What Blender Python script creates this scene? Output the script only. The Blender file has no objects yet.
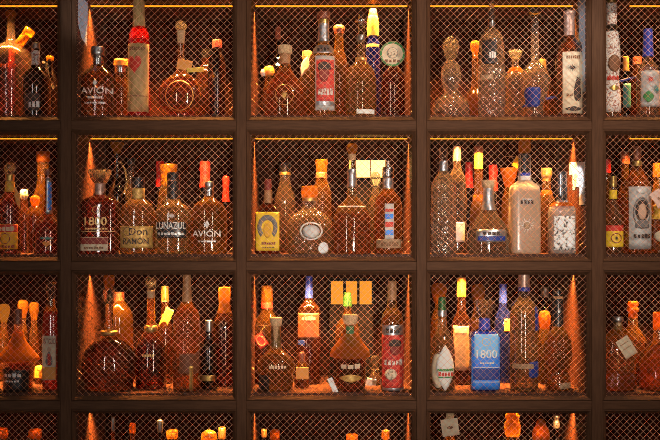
import bpy, bmesh, math, random
from mathutils import Vector, Matrix
random.seed(7)
PI = math.pi
C = bpy.context.scene.collection
U = 0.0028            # metres covered by one photo pixel on the cabinet's face
D = 2.66              # camera to cabinet face
CX, CY, ZC = 330.0, 230.0, 1.60
SHELF = {1: 114.6, 2: 254.6, 3: 394.6, 4: 534.6}
def sc(d): return U * (D + d) / D
def wx(px, d): return (px - CX) * sc(d)
def wz(py, d): return ZC + (CY - py) * sc(d)
def shelf_z(row): return ZC + (CY - SHELF[row]) * U
def base_py(row, d): return CY + (SHELF[row] - CY) * U / sc(d)

# ------------------------------------------------------------------ materials
MATS = {}
def newmat(name):
    m = bpy.data.materials.new(name); m.use_nodes = True
    nt = m.node_tree; nt.nodes.clear()
    out = nt.nodes.new('ShaderNodeOutputMaterial')
    MATS[name] = m
    return m, nt, out
def node(nt, t, **kw):
    n = nt.nodes.new(t)
    for k, v in kw.items():
        if k in n.inputs: n.inputs[k].default_value = v
        else: setattr(n, k, v)
    return n
def c4(c): return (c[0], c[1], c[2], 1.0)
def pm(name, col, rough=0.5, metal=0.0, col2=None, nscale=60.0, bump=0.0, stretch=(1, 1, 1), spec=0.5, lo=0.4, hi=0.6, kind='noise', coat=0.0):
    m, nt, out = newmat(name)
    b = node(nt, 'ShaderNodeBsdfPrincipled', Roughness=rough, Metallic=metal)
    b.inputs['Base Color'].default_value = c4(col)
    b.inputs['Specular IOR Level'].default_value = spec
    b.inputs['Coat Weight'].default_value = coat
    tc = node(nt, 'ShaderNodeTexCoord'); mp = node(nt, 'ShaderNodeMapping')
    mp.inputs['Scale'].default_value = stretch
    nt.links.new(tc.outputs['Object'], mp.inputs['Vector'])
    if kind == 'noise':
        tx = node(nt, 'ShaderNodeTexNoise', Scale=nscale, Detail=4.0); o = tx.outputs['Fac']
    else:
        tx = node(nt, 'ShaderNodeTexVoronoi', Scale=nscale); o = tx.outputs['Distance']
    nt.links.new(mp.outputs[0], tx.inputs['Vector'])
    if col2 is not None:
        r = node(nt, 'ShaderNodeValToRGB')
        r.color_ramp.elements[0].position = lo; r.color_ramp.elements[1].position = hi
        r.color_ramp.elements[0].color = c4(col); r.color_ramp.elements[1].color = c4(col2)
        nt.links.new(o, r.inputs[0]); nt.links.new(r.outputs[0], b.inputs['Base Color'])
    if bump:
        bp = node(nt, 'ShaderNodeBump', Strength=bump, Distance=0.002)
        nt.links.new(o, bp.inputs['Height']); nt.links.new(bp.outputs[0], b.inputs['Normal'])
    nt.links.new(b.outputs[0], out.inputs[0])
    return m
def glass(name, tint, edge, refl=1.0, bump=None, haze=0.0, hazecol=(1, 1, 1), rough=0.02, power=2.5, bend=0.4):
    """thin bottle wall: clear, tinted where one looks through more of the wall, mirror-like by fresnel"""
    m, nt, out = newmat(name)
    fr = node(nt, 'ShaderNodeFresnel', IOR=1.55)
    lw = node(nt, 'ShaderNodeLayerWeight', Blend=0.5)
    pw = node(nt, 'ShaderNodeMath', operation='POWER'); pw.inputs[1].default_value = power
    nt.links.new(lw.outputs['Facing'], pw.inputs[0])
    mx = node(nt, 'ShaderNodeMix', data_type='RGBA')
    mx.inputs[6].default_value = c4(tint); mx.inputs[7].default_value = c4(edge)
    nt.links.new(pw.outputs[0], mx.inputs[0])
    tr = node(nt, 'ShaderNodeBsdfTransparent'); nt.links.new(mx.outputs[2], tr.inputs[0])
    gl = node(nt, 'ShaderNodeBsdfGlossy', Roughness=max(rough, .035))
    gl.inputs[0].default_value = (1, 1, 1, 1)
    ms = node(nt, 'ShaderNodeMixShader')
    k = node(nt, 'ShaderNodeMath', operation='MULTIPLY'); k.inputs[1].default_value = refl; k.use_clamp = True
    nt.links.new(fr.outputs[0], k.inputs[0]); nt.links.new(k.outputs[0], ms.inputs[0])
    rf = node(nt, 'ShaderNodeBsdfRefraction', Roughness=0.0, IOR=1.36)
    nt.links.new(mx.outputs[2], rf.inputs[0])
    mr = node(nt, 'ShaderNodeMixShader'); mr.inputs[0].default_value = bend
    nt.links.new(tr.outputs[0], mr.inputs[1]); nt.links.new(rf.outputs[0], mr.inputs[2])
    nt.links.new(mr.outputs[0], ms.inputs[1]); nt.links.new(gl.outputs[0], ms.inputs[2])
    last = ms
    if haze:
        df = node(nt, 'ShaderNodeBsdfDiffuse'); df.inputs[0].default_value = c4(hazecol)
        tl = node(nt, 'ShaderNodeBsdfTranslucent'); tl.inputs[0].default_value = c4(hazecol)
        md = node(nt, 'ShaderNodeMixShader'); md.inputs[0].default_value = 0.5
        nt.links.new(df.outputs[0], md.inputs[1]); nt.links.new(tl.outputs[0], md.inputs[2])
        m2 = node(nt, 'ShaderNodeMixShader'); m2.inputs[0].default_value = haze
        nt.links.new(ms.outputs[0], m2.inputs[1]); nt.links.new(md.outputs[0], m2.inputs[2]); last = m2
    if bump:
        kind, scale, st = bump
        tc = node(nt, 'ShaderNodeTexCoord')
        tx = node(nt, 'ShaderNodeTexVoronoi' if kind == 'voronoi' else 'ShaderNodeTexNoise', Scale=scale)
        nt.links.new(tc.outputs['Object'], tx.inputs['Vector'])
        bp = node(nt, 'ShaderNodeBump', Strength=st, Distance=0.004)
        nt.links.new(tx.outputs[0], bp.inputs['Height'])
        for n in (fr, lw, gl, rf): nt.links.new(bp.outputs[0], n.inputs['Normal'])
    nt.links.new(last.outputs[0], out.inputs[0])
    return m
def liquid(name, col, glow=0.25, gcol=None, rough=0.03, ior=1.34, bump=None, through=0.45):
    """spirit inside a bottle / solid cast glass: refracts, lets tinted light through and scatters a little"""
    m, nt, out = newmat(name)
    b = node(nt, 'ShaderNodeBsdfPrincipled', Roughness=rough, IOR=ior)
    b.inputs['Base Color'].default_value = c4(col); b.inputs['Transmission Weight'].default_value = 1.0
    tr = node(nt, 'ShaderNodeBsdfTransparent'); tr.inputs[0].default_value = c4([v ** .6 for v in col])
    m1 = node(nt, 'ShaderNodeMixShader'); m1.inputs[0].default_value = through
    nt.links.new(b.outputs[0], m1.inputs[1]); nt.links.new(tr.outputs[0], m1.inputs[2])
    g = gcol or col
    df = node(nt, 'ShaderNodeBsdfDiffuse'); df.inputs[0].default_value = c4(g)
    tl = node(nt, 'ShaderNodeBsdfTranslucent'); tl.inputs[0].default_value = c4(g)
    md = node(nt, 'ShaderNodeMixShader'); md.inputs[0].default_value = 0.84
    nt.links.new(df.outputs[0], md.inputs[1]); nt.links.new(tl.outputs[0], md.inputs[2])
    m2 = node(nt, 'ShaderNodeMixShader'); m2.inputs[0].default_value = glow
    nt.links.new(m1.outputs[0], m2.inputs[1]); nt.links.new(md.outputs[0], m2.inputs[2])
    if bump:
        tc = node(nt, 'ShaderNodeTexCoord')
        tx = node(nt, 'ShaderNodeTexVoronoi', Scale=bump[0]); nt.links.new(tc.outputs['Object'], tx.inputs['Vector'])
        bp = node(nt, 'ShaderNodeBump', Strength=bump[1], Distance=0.004)
        nt.links.new(tx.outputs[0], bp.inputs['Height']); nt.links.new(bp.outputs[0], b.inputs['Normal'])
    nt.links.new(m2.outputs[0], out.inputs[0])
    return m
def emit(name, col, strength):
    m, nt, out = newmat(name)
    e = node(nt, 'ShaderNodeEmission', Strength=strength); e.inputs[0].default_value = c4(col)
    nt.links.new(e.outputs[0], out.inputs[0]); return m

# ------------------------------------------------------------------ mesh helpers
def link(name, bm, mat, parent=None, smooth=True, loc=None):
    me = bpy.data.meshes.new(name); bm.to_mesh(me); bm.free()
    if smooth:
        for p in me.polygons: p.use_smooth = True
    me.materials.append(MATS[mat] if isinstance(mat, str) else mat)
    o = bpy.data.objects.new(name, me); C.objects.link(o)
    if loc: o.location = loc
    if parent: o.parent = parent
    return o
def sharp(o, deg=38):
    me = o.data
    try: me.set_sharp_from_angle(angle=math.radians(deg))
    except Exception: pass
    return o
def chaikin(pts, it=2):
    for _ in range(it):
        q = [pts[0]]
        for a, b in zip(pts, pts[1:]):
            q.append((a[0]*.75+b[0]*.25, a[1]*.75+b[1]*.25)); q.append((a[0]*.25+b[0]*.75, a[1]*.25+b[1]*.75))
        q.append(pts[-1]); pts = q
    return pts
def se(theta, n):
    c, s = math.cos(theta), math.sin(theta)
    e = 2.0 / n
    return math.copysign(abs(c) ** e, c), math.copysign(abs(s) ** e, s)
def lathe_bm(prof, n=2.0, dr=1.0, seg=40, ribs=None, off=(0, 0), caps=True, bm=None):
    """prof: [(z, r)] in metres from top to bottom; superellipse section of exponent n, depth ratio dr"""
    bm = bm or bmesh.new(); rings = []
    if ribs: seg = max(seg, ribs[0] * 4)
    for z, r in prof:
        ring = []
        for i in range(seg):
            t = 2 * PI * i / seg; x, y = se(t, n); rr = r
            if ribs and ribs[2] <= z <= ribs[3]:
                rr = r * (1 + ribs[1] * (abs(math.cos(ribs[0] * t / 2)) - .5))
            ring.append(bm.verts.new((off[0] + rr * x, off[1] + rr * y * dr, z)))
        rings.append(ring)
    for a, b in zip(rings, rings[1:]):
        for i in range(seg):
            j = (i + 1) % seg; bm.faces.new((a[j], a[i], b[i], b[j]))
    if caps:
        for ring, rev in ((rings[0], False), (rings[-1], True)):
            zc = ring[0].co.z; c = bm.verts.new((off[0], off[1], zc))
            for i in range(seg):
                j = (i + 1) % seg
                bm.faces.new((ring[j], c, ring[i]) if rev else (ring[i], c, ring[j]))
    bmesh.ops.recalc_face_normals(bm, faces=bm.faces)
    return bm
def box_bm(x0, x1, y0, y1, z0, z1, bev=0.0, bm=None):
    bm = bm or bmesh.new()
    v = [bm.verts.new((x, y, z)) for x in (x0, x1) for y in (y0, y1) for z in (z0, z1)]
    fs = [bm.faces.new([v[i] for i in q]) for q in ((0, 1, 3, 2), (4, 6, 7, 5), (0, 4, 5, 1), (2, 3, 7, 6), (0, 2, 6, 4), (1, 5, 7, 3))]
    bmesh.ops.recalc_face_normals(bm, faces=fs)
    if bev: bmesh.ops.bevel(bm, geom=list({e for f in fs for e in f.edges}), offset=bev, segments=2, affect='EDGES', profile=0.5)
    return bm
def tube_bm(pts, r, seg=10, bm=None, radii=None):
    bm = bm or bmesh.new(); pts = [Vector(p) for p in pts]; rings = []
    for i, p in enumerate(pts):
        t = (pts[min(i+1, len(pts)-1)] - pts[max(i-1, 0)]).normalized()
        u = t.orthogonal().normalized() if i == 0 else (pu - t * pu.dot(t)).normalized()
        pu = u; w = t.cross(u); rr = radii[i] if radii else r
        rings.append([bm.verts.new(p + (u * math.cos(2*PI*k/seg) + w * math.sin(2*PI*k/seg)) * rr) for k in range(seg)])
    for a, b in zip(rings, rings[1:]):
        for k in range(seg): bm.faces.new((a[k], a[(k+1) % seg], b[(k+1) % seg], b[k]))
    bm.faces.new(rings[0][::-1]); bm.faces.new(rings[-1])
    bmesh.ops.recalc_face_normals(bm, faces=bm.faces)
    return bm
def thing(name, label, cat, loc=(0, 0, 0), group=None):
    o = bpy.data.objects.new(name, None); C.objects.link(o); o.location = loc
    o.empty_display_size = 0.02
    o['label'] = label; o['category'] = cat
    if group: o['group'] = group
    return o

OUT = {}
def outline(shape):
    if shape in OUT: return OUT[shape]
    N = 48; p = []
    for i in range(N):
        t = 2 * PI * i / N; c, s = math.cos(t), math.sin(t)
        if shape == 'ellipse': p.append((c, s))
        elif shape == 'round': x, y = se(t, 5); p.append((x, y))
        elif shape == 'leaf': y = s; p.append((math.copysign((1 - abs(y) ** 1.7) ** 0.9 if abs(y) < 1 else 0, c), y))
        elif shape == 'arch': p.append((math.copysign(min(1, abs(c) * 1.4), c) if s < 0 else c, max(-1, min(1, s * 1.3)) if s < 0 else s))
        elif shape == 'heart':
            p.append((math.sin(-t + PI/2) ** 3, (13*math.cos(t - PI/2) - 5*math.cos(2*(t - PI/2)) - 2*math.cos(3*(t - PI/2)) - math.cos(4*(t - PI/2))) / 15 + .1))
        elif shape == 'star': k = 1 if i % 3 == 0 else .38; p.append((c * k, s * k))
        elif shape == 'drop': p.append((c * (0.65 - .35 * s), s))
        elif shape == 'diamond': k = 1 / (abs(c) + abs(s)); p.append((c * k, s * k))
    OUT[shape] = p; return p

TEXTS = {}
def text_mesh(body):
    if body in TEXTS: return TEXTS[body]
    cu = bpy.data.curves.new('lettering', 'FONT'); cu.body = body; cu.resolution_u = 3; cu.offset = 0.012
    o = bpy.data.objects.new('lettering', cu); C.objects.link(o)
    dg = bpy.context.evaluated_depsgraph_get()
    me = bpy.data.meshes.new_from_object(o.evaluated_get(dg))
    vs = [v.co.copy() for v in me.vertices]; fs = [tuple(p.vertices) for p in me.polygons]
    bpy.data.objects.remove(o); bpy.data.curves.remove(cu); bpy.data.meshes.remove(me)
    x0 = min(v.x for v in vs); x1 = max(v.x for v in vs); y0 = min(v.y for v in vs); y1 = max(v.y for v in vs)
    r = ([((v.x - x0) / (x1 - x0), (v.y - y0) / (y1 - y0)) for v in vs], fs)
    TEXTS[body] = r; return r

class Surf:
    """front of a bottle as y(x, z), local to the bottle"""
    def __init__(s, prof, n, dr): s.p, s.n, s.dr = prof, n, dr
    def r(s, z):
        p = s.p
        if z >= p[0][0]: return p[0][1]
        for a, b in zip(p, p[1:]):
            if b[0] <= z <= a[0]:
                t = (a[0] - z) / max(1e-9, a[0] - b[0]); return a[1] + (b[1] - a[1]) * t
        return p[-1][1]
    def at(s, x, z, off):
        r = s.r(z) + off; x = max(-.985 * r, min(.985 * r, x))
        return Vector((x, -r * s.dr * (1 - abs(x / r) ** s.n) ** (1 / s.n) - off * .3, z))
class Flat:
    """a card's face: origin, axes"""
    def __init__(s, o, ang, y): s.o, s.a, s.y = o, ang, y
    def at(s, x, z, off):
        c, si = math.cos(s.a), math.sin(s.a)
        return Vector((s.o[0] + x * c - z * si, s.y - off, s.o[1] + x * si + z * c))

def patch_bm(S, x0, x1, z0, z1, shape, off):
    bm = bmesh.new()
    if shape == 'rect':
        nx, nz = 14, 10; g = []
        for j in range(nz + 1):
            z = z0 + (z1 - z0) * j / nz
            g.append([bm.verts.new(S.at(x0 + (x1 - x0) * (.5 - .5 * math.cos(PI * i / nx)), z, off)) for i in range(nx + 1)])
        for j in range(nz):
            for i in range(nx): bm.faces.new((g[j][i], g[j][i+1], g[j+1][i+1], g[j+1][i]))
    elif shape in ('horseshoe', 'ring', 'thinring'):
        mx, mz, hx, hz = (x0+x1)/2, (z0+z1)/2, (x1-x0)/2, (z1-z0)/2; g = []
        a0, a1 = (-.85, PI + .85) if shape == 'horseshoe' else (0, 2 * PI)
        th = {'horseshoe': .42, 'ring': .16, 'thinring': .05}[shape]
        for i in range(41):
            t = a0 + (a1 - a0) * i / 40
            g.append([bm.verts.new(S.at(mx + math.cos(t) * hx * k, mz + math.sin(t) * hz * k, off)) for k in (1, 1 - th/2, 1 - th)])
        for a, b in zip(g, g[1:]):
            for i in range(2): bm.faces.new((a[i], b[i], b[i+1], a[i+1]))
    else:
        mx, mz, hx, hz = (x0+x1)/2, (z0+z1)/2, (x1-x0)/2, (z1-z0)/2
        o = outline(shape); rings = []
        for k in (1, .75, .5, .25):
            rings.append([bm.verts.new(S.at(mx + px * hx * k, mz + py * hz * k, off)) for px, py in o])
        c = bm.verts.new(S.at(mx, mz, off)); N = len(o)
        for a, b in zip(rings, rings[1:]):
            for i in range(N): bm.faces.new((a[i], a[(i+1) % N], b[(i+1) % N], b[i]))
        for i in range(N): bm.faces.new((rings[-1][i], rings[-1][(i+1) % N], c))
    bmesh.ops.recalc_face_normals(bm, faces=bm.faces)
    # outward (towards the viewer's side, -y) normals, then a real paper thickness
    if sum(f.normal.y * f.calc_area() for f in bm.faces) > 0: bmesh.ops.reverse_faces(bm, faces=bm.faces)
    bmesh.ops.solidify(bm, geom=bm.faces[:], thickness=0.00025)
    return bm
def text_bm(S, body, x0, x1, z0, z1, off):
    vs, fs = text_mesh(body); bm = bmesh.new()
    v = [bm.verts.new(S.at(x0 + (x1 - x0) * a, z0 + (z1 - z0) * b, off)) for a, b in vs]
    for f in fs:
        try: bm.faces.new([v[i] for i in f])
        except ValueError: pass
    bmesh.ops.recalc_face_normals(bm, faces=bm.faces)
    if sum(f.normal.y * f.calc_area() for f in bm.faces) > 0: bmesh.ops.reverse_faces(bm, faces=bm.faces)
    return bm

def print_bm(S, n, x0, x1, z0, z1, off):
    """a line of print too small to read: n marks of uneven width"""
    bm = bmesh.new(); rnd = random.Random(int(abs(x0 + z0) * 1e5)); w = (x1 - x0) / n
    for i in range(n):
        a = x0 + w * (i + .05 + .12 * rnd.random()); b = x0 + w * (i + .95 - .2 * rnd.random()); h = (z1 - z0) * (.7 + .3 * rnd.random())
        q = [bm.verts.new(S.at(x, z, off)) for x, z in ((a, z0), (b, z0), (b, z0 + h), ((a+b)/2, z0 + h * .92), (a, z0 + h))]
        bm.faces.new(q)
    return bm
PLAN = []
def B(row, cx, d, prof, label, glass='g_clear', liq=None, name='liquor_bottle', cat='bottle', sq=(2.0, 1.0),
      tops=(), labs=(), tags=(), ribs=None, liqtop=None, group=None, tubes=(), rings=(), wall=None):
    """one bottle. prof: [(photo row, half width)] of the glass from lip to base; tops: (part, material, profile[, material sub]);
    labs: (part, material, x0, x1, y0, y1, shape, subs); tags: (x, y, w, h, degrees, material, subs)"""
    k = sc(d); X = wx(cx, d); zb = shelf_z(row); yb = base_py(row, d)
    n, dr = sq
    t = thing(name, label, cat, (X, d, zb), group)
    Z = lambda py: wz(py, d) - zb
    prof = [p for p in prof if p[0] < yb - 5]
    hw = prof[-1][1]
    pts = prof + [(yb - 4, hw), (yb - .8, hw * .985), (yb, hw * .88)]
    pz = [(max(Z(y), 0.0004), w * k) for y, w in pts]
    pz = chaikin(pz, 2)
    rb = None
    if ribs: rb = (ribs[0], ribs[1], Z(ribs[3]), Z(ribs[2]))
    body = link('glass_body', lathe_bm(pz, n, dr, 44, rb), glass, t)
    S = Surf(pz, n, dr)
    if liq:
        mat, yf = liq; zf = Z(yf)
        ins = wall * k if wall else 0.0016
        lp = [(z, max(r - ins, .002)) for z, r in pz if z <= zf and z > 0.004]
        lp = [(zf, max(S.r(zf) - ins, .002))] + lp + [(0.0045, lp[-1][1] * .96)]
        link('liquid', lathe_bm(lp, n, dr, 36), mat, body)
    for tp in tops:
        pn, mat, pr = tp[:3]; o3 = tp[3] if len(tp) > 3 else {}
        pp = [(Z(y), max(w, .15) * k) for y, w in pr]
        pp = chaikin(pp, o3.get('it', 1))
        ox = o3.get('dx', 0) * k
        q = link(pn, lathe_bm(pp, o3.get('n', 2.0), o3.get('dr', 1.0), 32, o3.get('ribs'), (ox, 0)), mat, t)
        sharp(q, 50)
    for i, lb in enumerate(labs):
        pn, mat, x0, x1, y0, y1, shp = lb[:7]
        o = link(pn, patch_bm(S, (x0-cx)*k, (x1-cx)*k, Z(y1), Z(y0), shp, .0007 + .0004 * i), mat, t)
        for j, sb in enumerate(lb[7] if len(lb) > 7 else ()):
            spn, smat, a0, a1, b0, b1, what = sb
            off = .0013 + .0004 * (i + j)
            if what.startswith('T:'): link(spn, text_bm(S, what[2:], (a0-cx)*k, (a1-cx)*k, Z(b1), Z(b0), off), smat, o, smooth=False)
            elif what.startswith('L:'): link(spn, print_bm(S, int(what[2:]), (a0-cx)*k, (a1-cx)*k, Z(b1), Z(b0), off), smat, o, smooth=False)
            else: link(spn, patch_bm(S, (a0-cx)*k, (a1-cx)*k, Z(b1), Z(b0), what, off), smat, o)
    for tg in tags:
        x, y, w, h, deg, mat = tg[:6]; subs = tg[6] if len(tg) > 6 else (); shp = tg[7] if len(tg) > 7 else 'rect'
        fy = S.at((x-cx)*k if abs((x-cx)*k) < S.r(Z(y)) else 0, Z(y), 0).y - .004
        F = Flat(((x-cx)*k, Z(y)), math.radians(deg), fy)
        if shp == 'rect': bm = patch_bm(F, -w/2*k, w/2*k, -h/2*k, h/2*k, 'rect', 0)
        else: bm = patch_bm(F, -w/2*k, w/2*k, -h/2*k, h/2*k, shp, 0)
        o = link('hang_tag', bm, mat, t)
        top = F.at(0, h/2*k*.85, .0003)
        zn = max(top.z + .006, min(pz[0][0] - .004, top.z + .03)); rn = S.r(zn) + .0012
        loop = [top, Vector((top.x*.6, min(fy, -rn*dr-.001), (top.z+zn)/2))] + [Vector((math.sin(a)*rn, -math.cos(a)*rn*dr, zn)) for a in [2*PI*q/16 for q in range(17)]]
        link('string', tube_bm(loop, .0005, 6), 'twine', o)
        for j, sb in enumerate(subs):
            spn, smat, a0, a1, b0, b1, what = sb
            if what.startswith('L:'): link(spn, print_bm(F, int(what[2:]), a0*k, a1*k, -b1*k, -b0*k, .0006+.0003*j), smat, o, smooth=False)
            elif what.startswith('T:'): link(spn, text_bm(F, what[2:], a0*k, a1*k, -b1*k, -b0*k, .0006+.0003*j), smat, o, smooth=False)
            else: link(spn, patch_bm(F, a0*k, a1*k, -b1*k, -b0*k, what, .0006+.0003*j), smat, o)
    for pn, mat, pts3, r in tubes:
        link(pn, tube_bm([((px-cx)*k, dy, Z(py)) for px, py, dy in pts3], r*k, 12), mat, t)
    PLAN.append((row, label, X, d, max(w for _, w in prof) * k, dr, pz[0][0] + zb))
    return t
LEDW = 11.5
# ------------------------------------------------------------------ materials of this place
pm('frame_wood', (0.092, 0.042, 0.022), 0.55, spec=.06, col2=(0.071, 0.032, 0.017), nscale=30, stretch=(6, 6, .6), bump=0.04)
pm('rail_wood', (0.092, 0.042, 0.022), 0.55, spec=.06, col2=(0.071, 0.032, 0.017), nscale=30, stretch=(.6, 6, 6), bump=0.04)
pm('inside_wood', (0.11, 0.036, 0.02), 0.5, spec=.2, col2=(0.07, 0.023, 0.012), nscale=22, stretch=(4, 4, .5))
pm('shelf_wood', (0.075, 0.027, 0.014), 0.5, spec=.12, col2=(0.05, 0.018, 0.010), nscale=22, stretch=(.5, 4, 4))
pm('back_dark', (0.024, 0.008, 0.0035), 0.5, spec=0.03, col2=(0.036, 0.011, 0.005), nscale=8)
pm('wire', (0.90, 0.46, 0.27), 0.34, 0.55)
pm('channel', (0.03, 0.018, 0.012), 0.6, 0.0, spec=.1)
emit('led', (1.0, 0.30, 0.012), 1.7)
emit('box_glow', (1.0, 0.55, 0.14), 4.0)
emit('pane_glow', (1.0, 0.34, 0.03), 1.05)
emit('stopper_glow', (1.0, 0.26, 0.02), 0.45)  # emission put into a bulb stopper to make it glow
# glass walls; haze colours of clear ones hold orange strip light and front light
glass('g_clear', (.98, .97, .96), (.74, .68, .60), 2.0, haze=.025, hazecol=(.95, .70, .48), bend=.5, rough=.04)
glass('g_hammer', (.96, .95, .92), (.70, .62, .50), 2.4, bump=('voronoi', 170, 0.5), haze=.05, hazecol=(.95, .70, .45), bend=.55, rough=.04)
glass('g_crystal', (.95, .95, .95), (.62, .60, .60), 2.6, bump=('voronoi', 120, 0.45), haze=.045, hazecol=(.95, .84, .72), bend=.6, rough=.04)
glass('g_smoke', (.66, .58, .50), (.30, .22, .16), 1.6)
glass('g_amber', (.98, .76, .42), (.9, .42, .09), 1.9, haze=.03, hazecol=(.98, .45, .06), bend=.55)
glass('g_brown', (.74, .38, .14), (.42, .13, .025), 1.9, haze=.02, hazecol=(.8, .26, .03), bend=.55)
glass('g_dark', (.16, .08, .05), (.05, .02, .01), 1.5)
glass('g_red', (.92, .12, .07), (.55, .02, .01), 1.7, haze=.18, hazecol=(.9, .03, .02))
glass('g_blue', (.20, .32, .95), (.03, .06, .6), 1.7, haze=.12, hazecol=(.05, .10, .9))
glass('g_teal', (.25, .55, .50), (.06, .22, .20), 1.5)
glass('g_maroon', (.45, .07, .05), (.22, .015, .008), 1.7)
glass('g_globe', (.98, .90, .75), (.75, .45, .18), 2.0, bend=.75, rough=.03)
glass('g_frost', (.92, .88, .80), (.70, .62, .52), 1.2, haze=.55, hazecol=(.90, .78, .62), rough=.2)
glass('g_carve', (.92, .92, .92), (.6, .6, .6), 2.4, bump=('voronoi', 75, 1.0), haze=.34, hazecol=(.9, .9, .88), rough=.12)
glass('g_straw', (.98, .90, .68), (.85, .58, .22), 1.9, haze=.02, hazecol=(.98, .62, .2), bend=.55)
# liquids and cast glass; clear and pale scatter colours include orange LED light
liquid('l_clear', (.98, .94, .88), .09, (.95, .72, .50), through=.5)
liquid('l_pale', (.99, .84, .48), .22, (.99, .64, .18), through=.5)
liquid('l_gold', (.99, .62, .13), .30, (.99, .54, .07), through=.55)
liquid('l_amber', (.98, .46, .06), .27, (.99, .40, .03), through=.55)
liquid('l_orange', (.99, .46, .05), .38, (.99, .42, .025), through=.6)
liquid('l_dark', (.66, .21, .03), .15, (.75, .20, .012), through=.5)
liquid('l_red', (.85, .10, .02), .40, (.85, .06, .015), through=.6)
liquid('c_glass', (.97, .96, .95), .07, (.8, .78, .75), ior=1.45)
liquid('c_cut', (.97, .96, .95), .06, (.8, .76, .72), ior=1.45, bump=(90, .18))
liquid('c_amber', (.95, .48, .09), .45, (.95, .42, .05), ior=1.4)
liquid('c_orange', (.95, .36, .04), .6, (.9, .30, .03), ior=1.4)
liquid('c_blue', (.10, .25, .9), .3, (.05, .12, .7), ior=1.4)
# caps, foils, papers
pm('carve_print', (.88, .86, .82), .5, col2=(.07, .05, .04), nscale=140, lo=.50, hi=.60)
pm('soot', (.006, .004, .003), .6, spec=.1)
pm('daylight_grey', (.42, .45, .50), .6)  # daylight tone for the added side-wall sheets
pm('rust_label', (.17, .045, .012), .6)
pm('straw_label', (.58, .38, .16), .7, col2=(.32, .19, .07), nscale=60, stretch=(1, 1, .4), lo=.35, hi=.65)
pm('cork', (.56, .34, .17), .85, col2=(.36, .19, .09), nscale=260)
pm('cork_light', (.72, .50, .28), .85, col2=(.5, .3, .15), nscale=260)
pm('wood_red', (.26, .06, .025), .4, col2=(.16, .035, .015), nscale=90)
pm('wood_tan', (.50, .24, .10), .5, col2=(.38, .16, .06), nscale=120)
pm('steel', (.72, .70, .68), .22, 1.0)
pm('pewter', (.42, .40, .38), .35, 1.0)
pm('silver_foil', (.70, .70, .72), .3, .9, col2=(.5, .5, .52), nscale=200)
pm('gold_foil', (.85, .55, .16), .3, .9, col2=(.65, .38, .10), nscale=200)
pm('pink_foil', (.62, .40, .32), .4, .6, col2=(.48, .28, .22), nscale=150)
pm('black', (.012, .011, .011), .3)
pm('red_wax', (.62, .015, .010), .35)
pm('blue_cap', (.02, .05, .42), .35)
pm('green_foil', (.03, .12, .03), .4, .3)
pm('orange_cap', (.85, .30, .04), .45)
pm('gold_paper', (.85, .55, .06), .6, col2=(.70, .36, .03), nscale=120)
pm('straw', (.70, .48, .20), .8, col2=(.45, .26, .09), nscale=240, stretch=(1, 1, .25), bump=.5)
pm('twine', (.50, .32, .15), .9)
pm('cream', (.80, .66, .47), .7, col2=(.70, .54, .36), nscale=90)
pm('cream_print', (.80, .64, .45), .7, col2=(.30, .19, .12), nscale=170, lo=.50, hi=.60)
pm('white_paper', (.84, .80, .74), .7)
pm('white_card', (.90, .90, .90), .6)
pm('white_print', (.82, .74, .66), .7, col2=(.35, .12, .08), nscale=200, lo=.52, hi=.58)
pm('ink', (.05, .032, .025), .7)
pm('ink_brown', (.24, .10, .045), .7)
pm('yellow', (.90, .56, .02), .6)
pm('yellow_deep', (.85, .42, .02), .6)
pm('red', (.72, .035, .02), .55, col2=(.60, .03, .015), nscale=70)
pm('red_print', (.75, .05, .03), .55, col2=(.42, .02, .015), nscale=120, lo=.5, hi=.56)
pm('red_dark', (.28, .03, .02), .6)
pm('orange_paper', (.85, .34, .06), .6)
pm('tan_label', (.46, .29, .16), .65, col2=(.32, .19, .10), nscale=150)
pm('gold_ink', (.85, .58, .22), .4, .3)
pm('gold_label', (.80, .50, .14), .45, .35, col2=(.55, .28, .06), nscale=150)
pm('silver_ink', (.75, .72, .68), .4, .3)
pm('grey_label', (.46, .44, .42), .55, .2, col2=(.62, .58, .54), nscale=90)
pm('grey_mid', (.20, .18, .17), .6)
pm('skin_tone', (.62, .38, .26), .6)
pm('teal', (.05, .26, .24), .5)
pm('green', (.06, .26, .07), .6)
pm('pink', (.80, .55, .45), .7)
pm('blue', (.025, .20, .82), .45, col2=(.04, .30, .92), nscale=60)
pm('blue_light', (.22, .58, .98), .5)
pm('blue_dark', (.010, .04, .26), .5)

# ------------------------------------------------------------------ the built-in cabinet
STILES = [(-115, -105), (60.5, 70.8), (236.5, 246.0), (416.6, 426.4), (592, 603), (773, 783)]
RAILS = [(-19, -10), (121, 129.8), (261.7, 270.5), (401, 409.8), (541, 550)]
DEPTH = 0.36
fx = lambda px: (px - CX) * U
fz = lambda py: ZC + (CY - py) * U
cab = thing('display_cabinet', 'dark brown built-in cabinet with a grid of mesh-fronted compartments full of bottles', 'cabinet', (0, 0, fz(550)))
def cabpart(name, bm, mat, smooth=False):
    o = link(name, bm, mat, smooth=smooth); o.parent = cab; o.location = (0, 0, -fz(550)); return o
for a, b in STILES:
    cabpart('stile', box_bm(fx(a), fx(b), 0, .02, fz(550), fz(-19), .0012), 'frame_wood')
for a, b in RAILS:
    for (s0, s1), (t0, t1) in zip(STILES, STILES[1:]):
        cabpart('rail', box_bm(fx(s1) + .0002, fx(t0) - .0002, .0004, .02, fz(b), fz(a), .0012), 'rail_wood')
ROWTOP = {1: -8.0, 2: 132.0, 3: 272.0, 4: 412.0}     # underside of the board above each row
for r in (0, 1, 2, 3, 4):
    y0 = {0: -25.4}.get(r, SHELF.get(r, 0)); y1 = y0 + 17.4
    cabpart('shelf', box_bm(fx(-110), fx(778), .0205, DEPTH, fz(y1), fz(y0)), 'shelf_wood')
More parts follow.
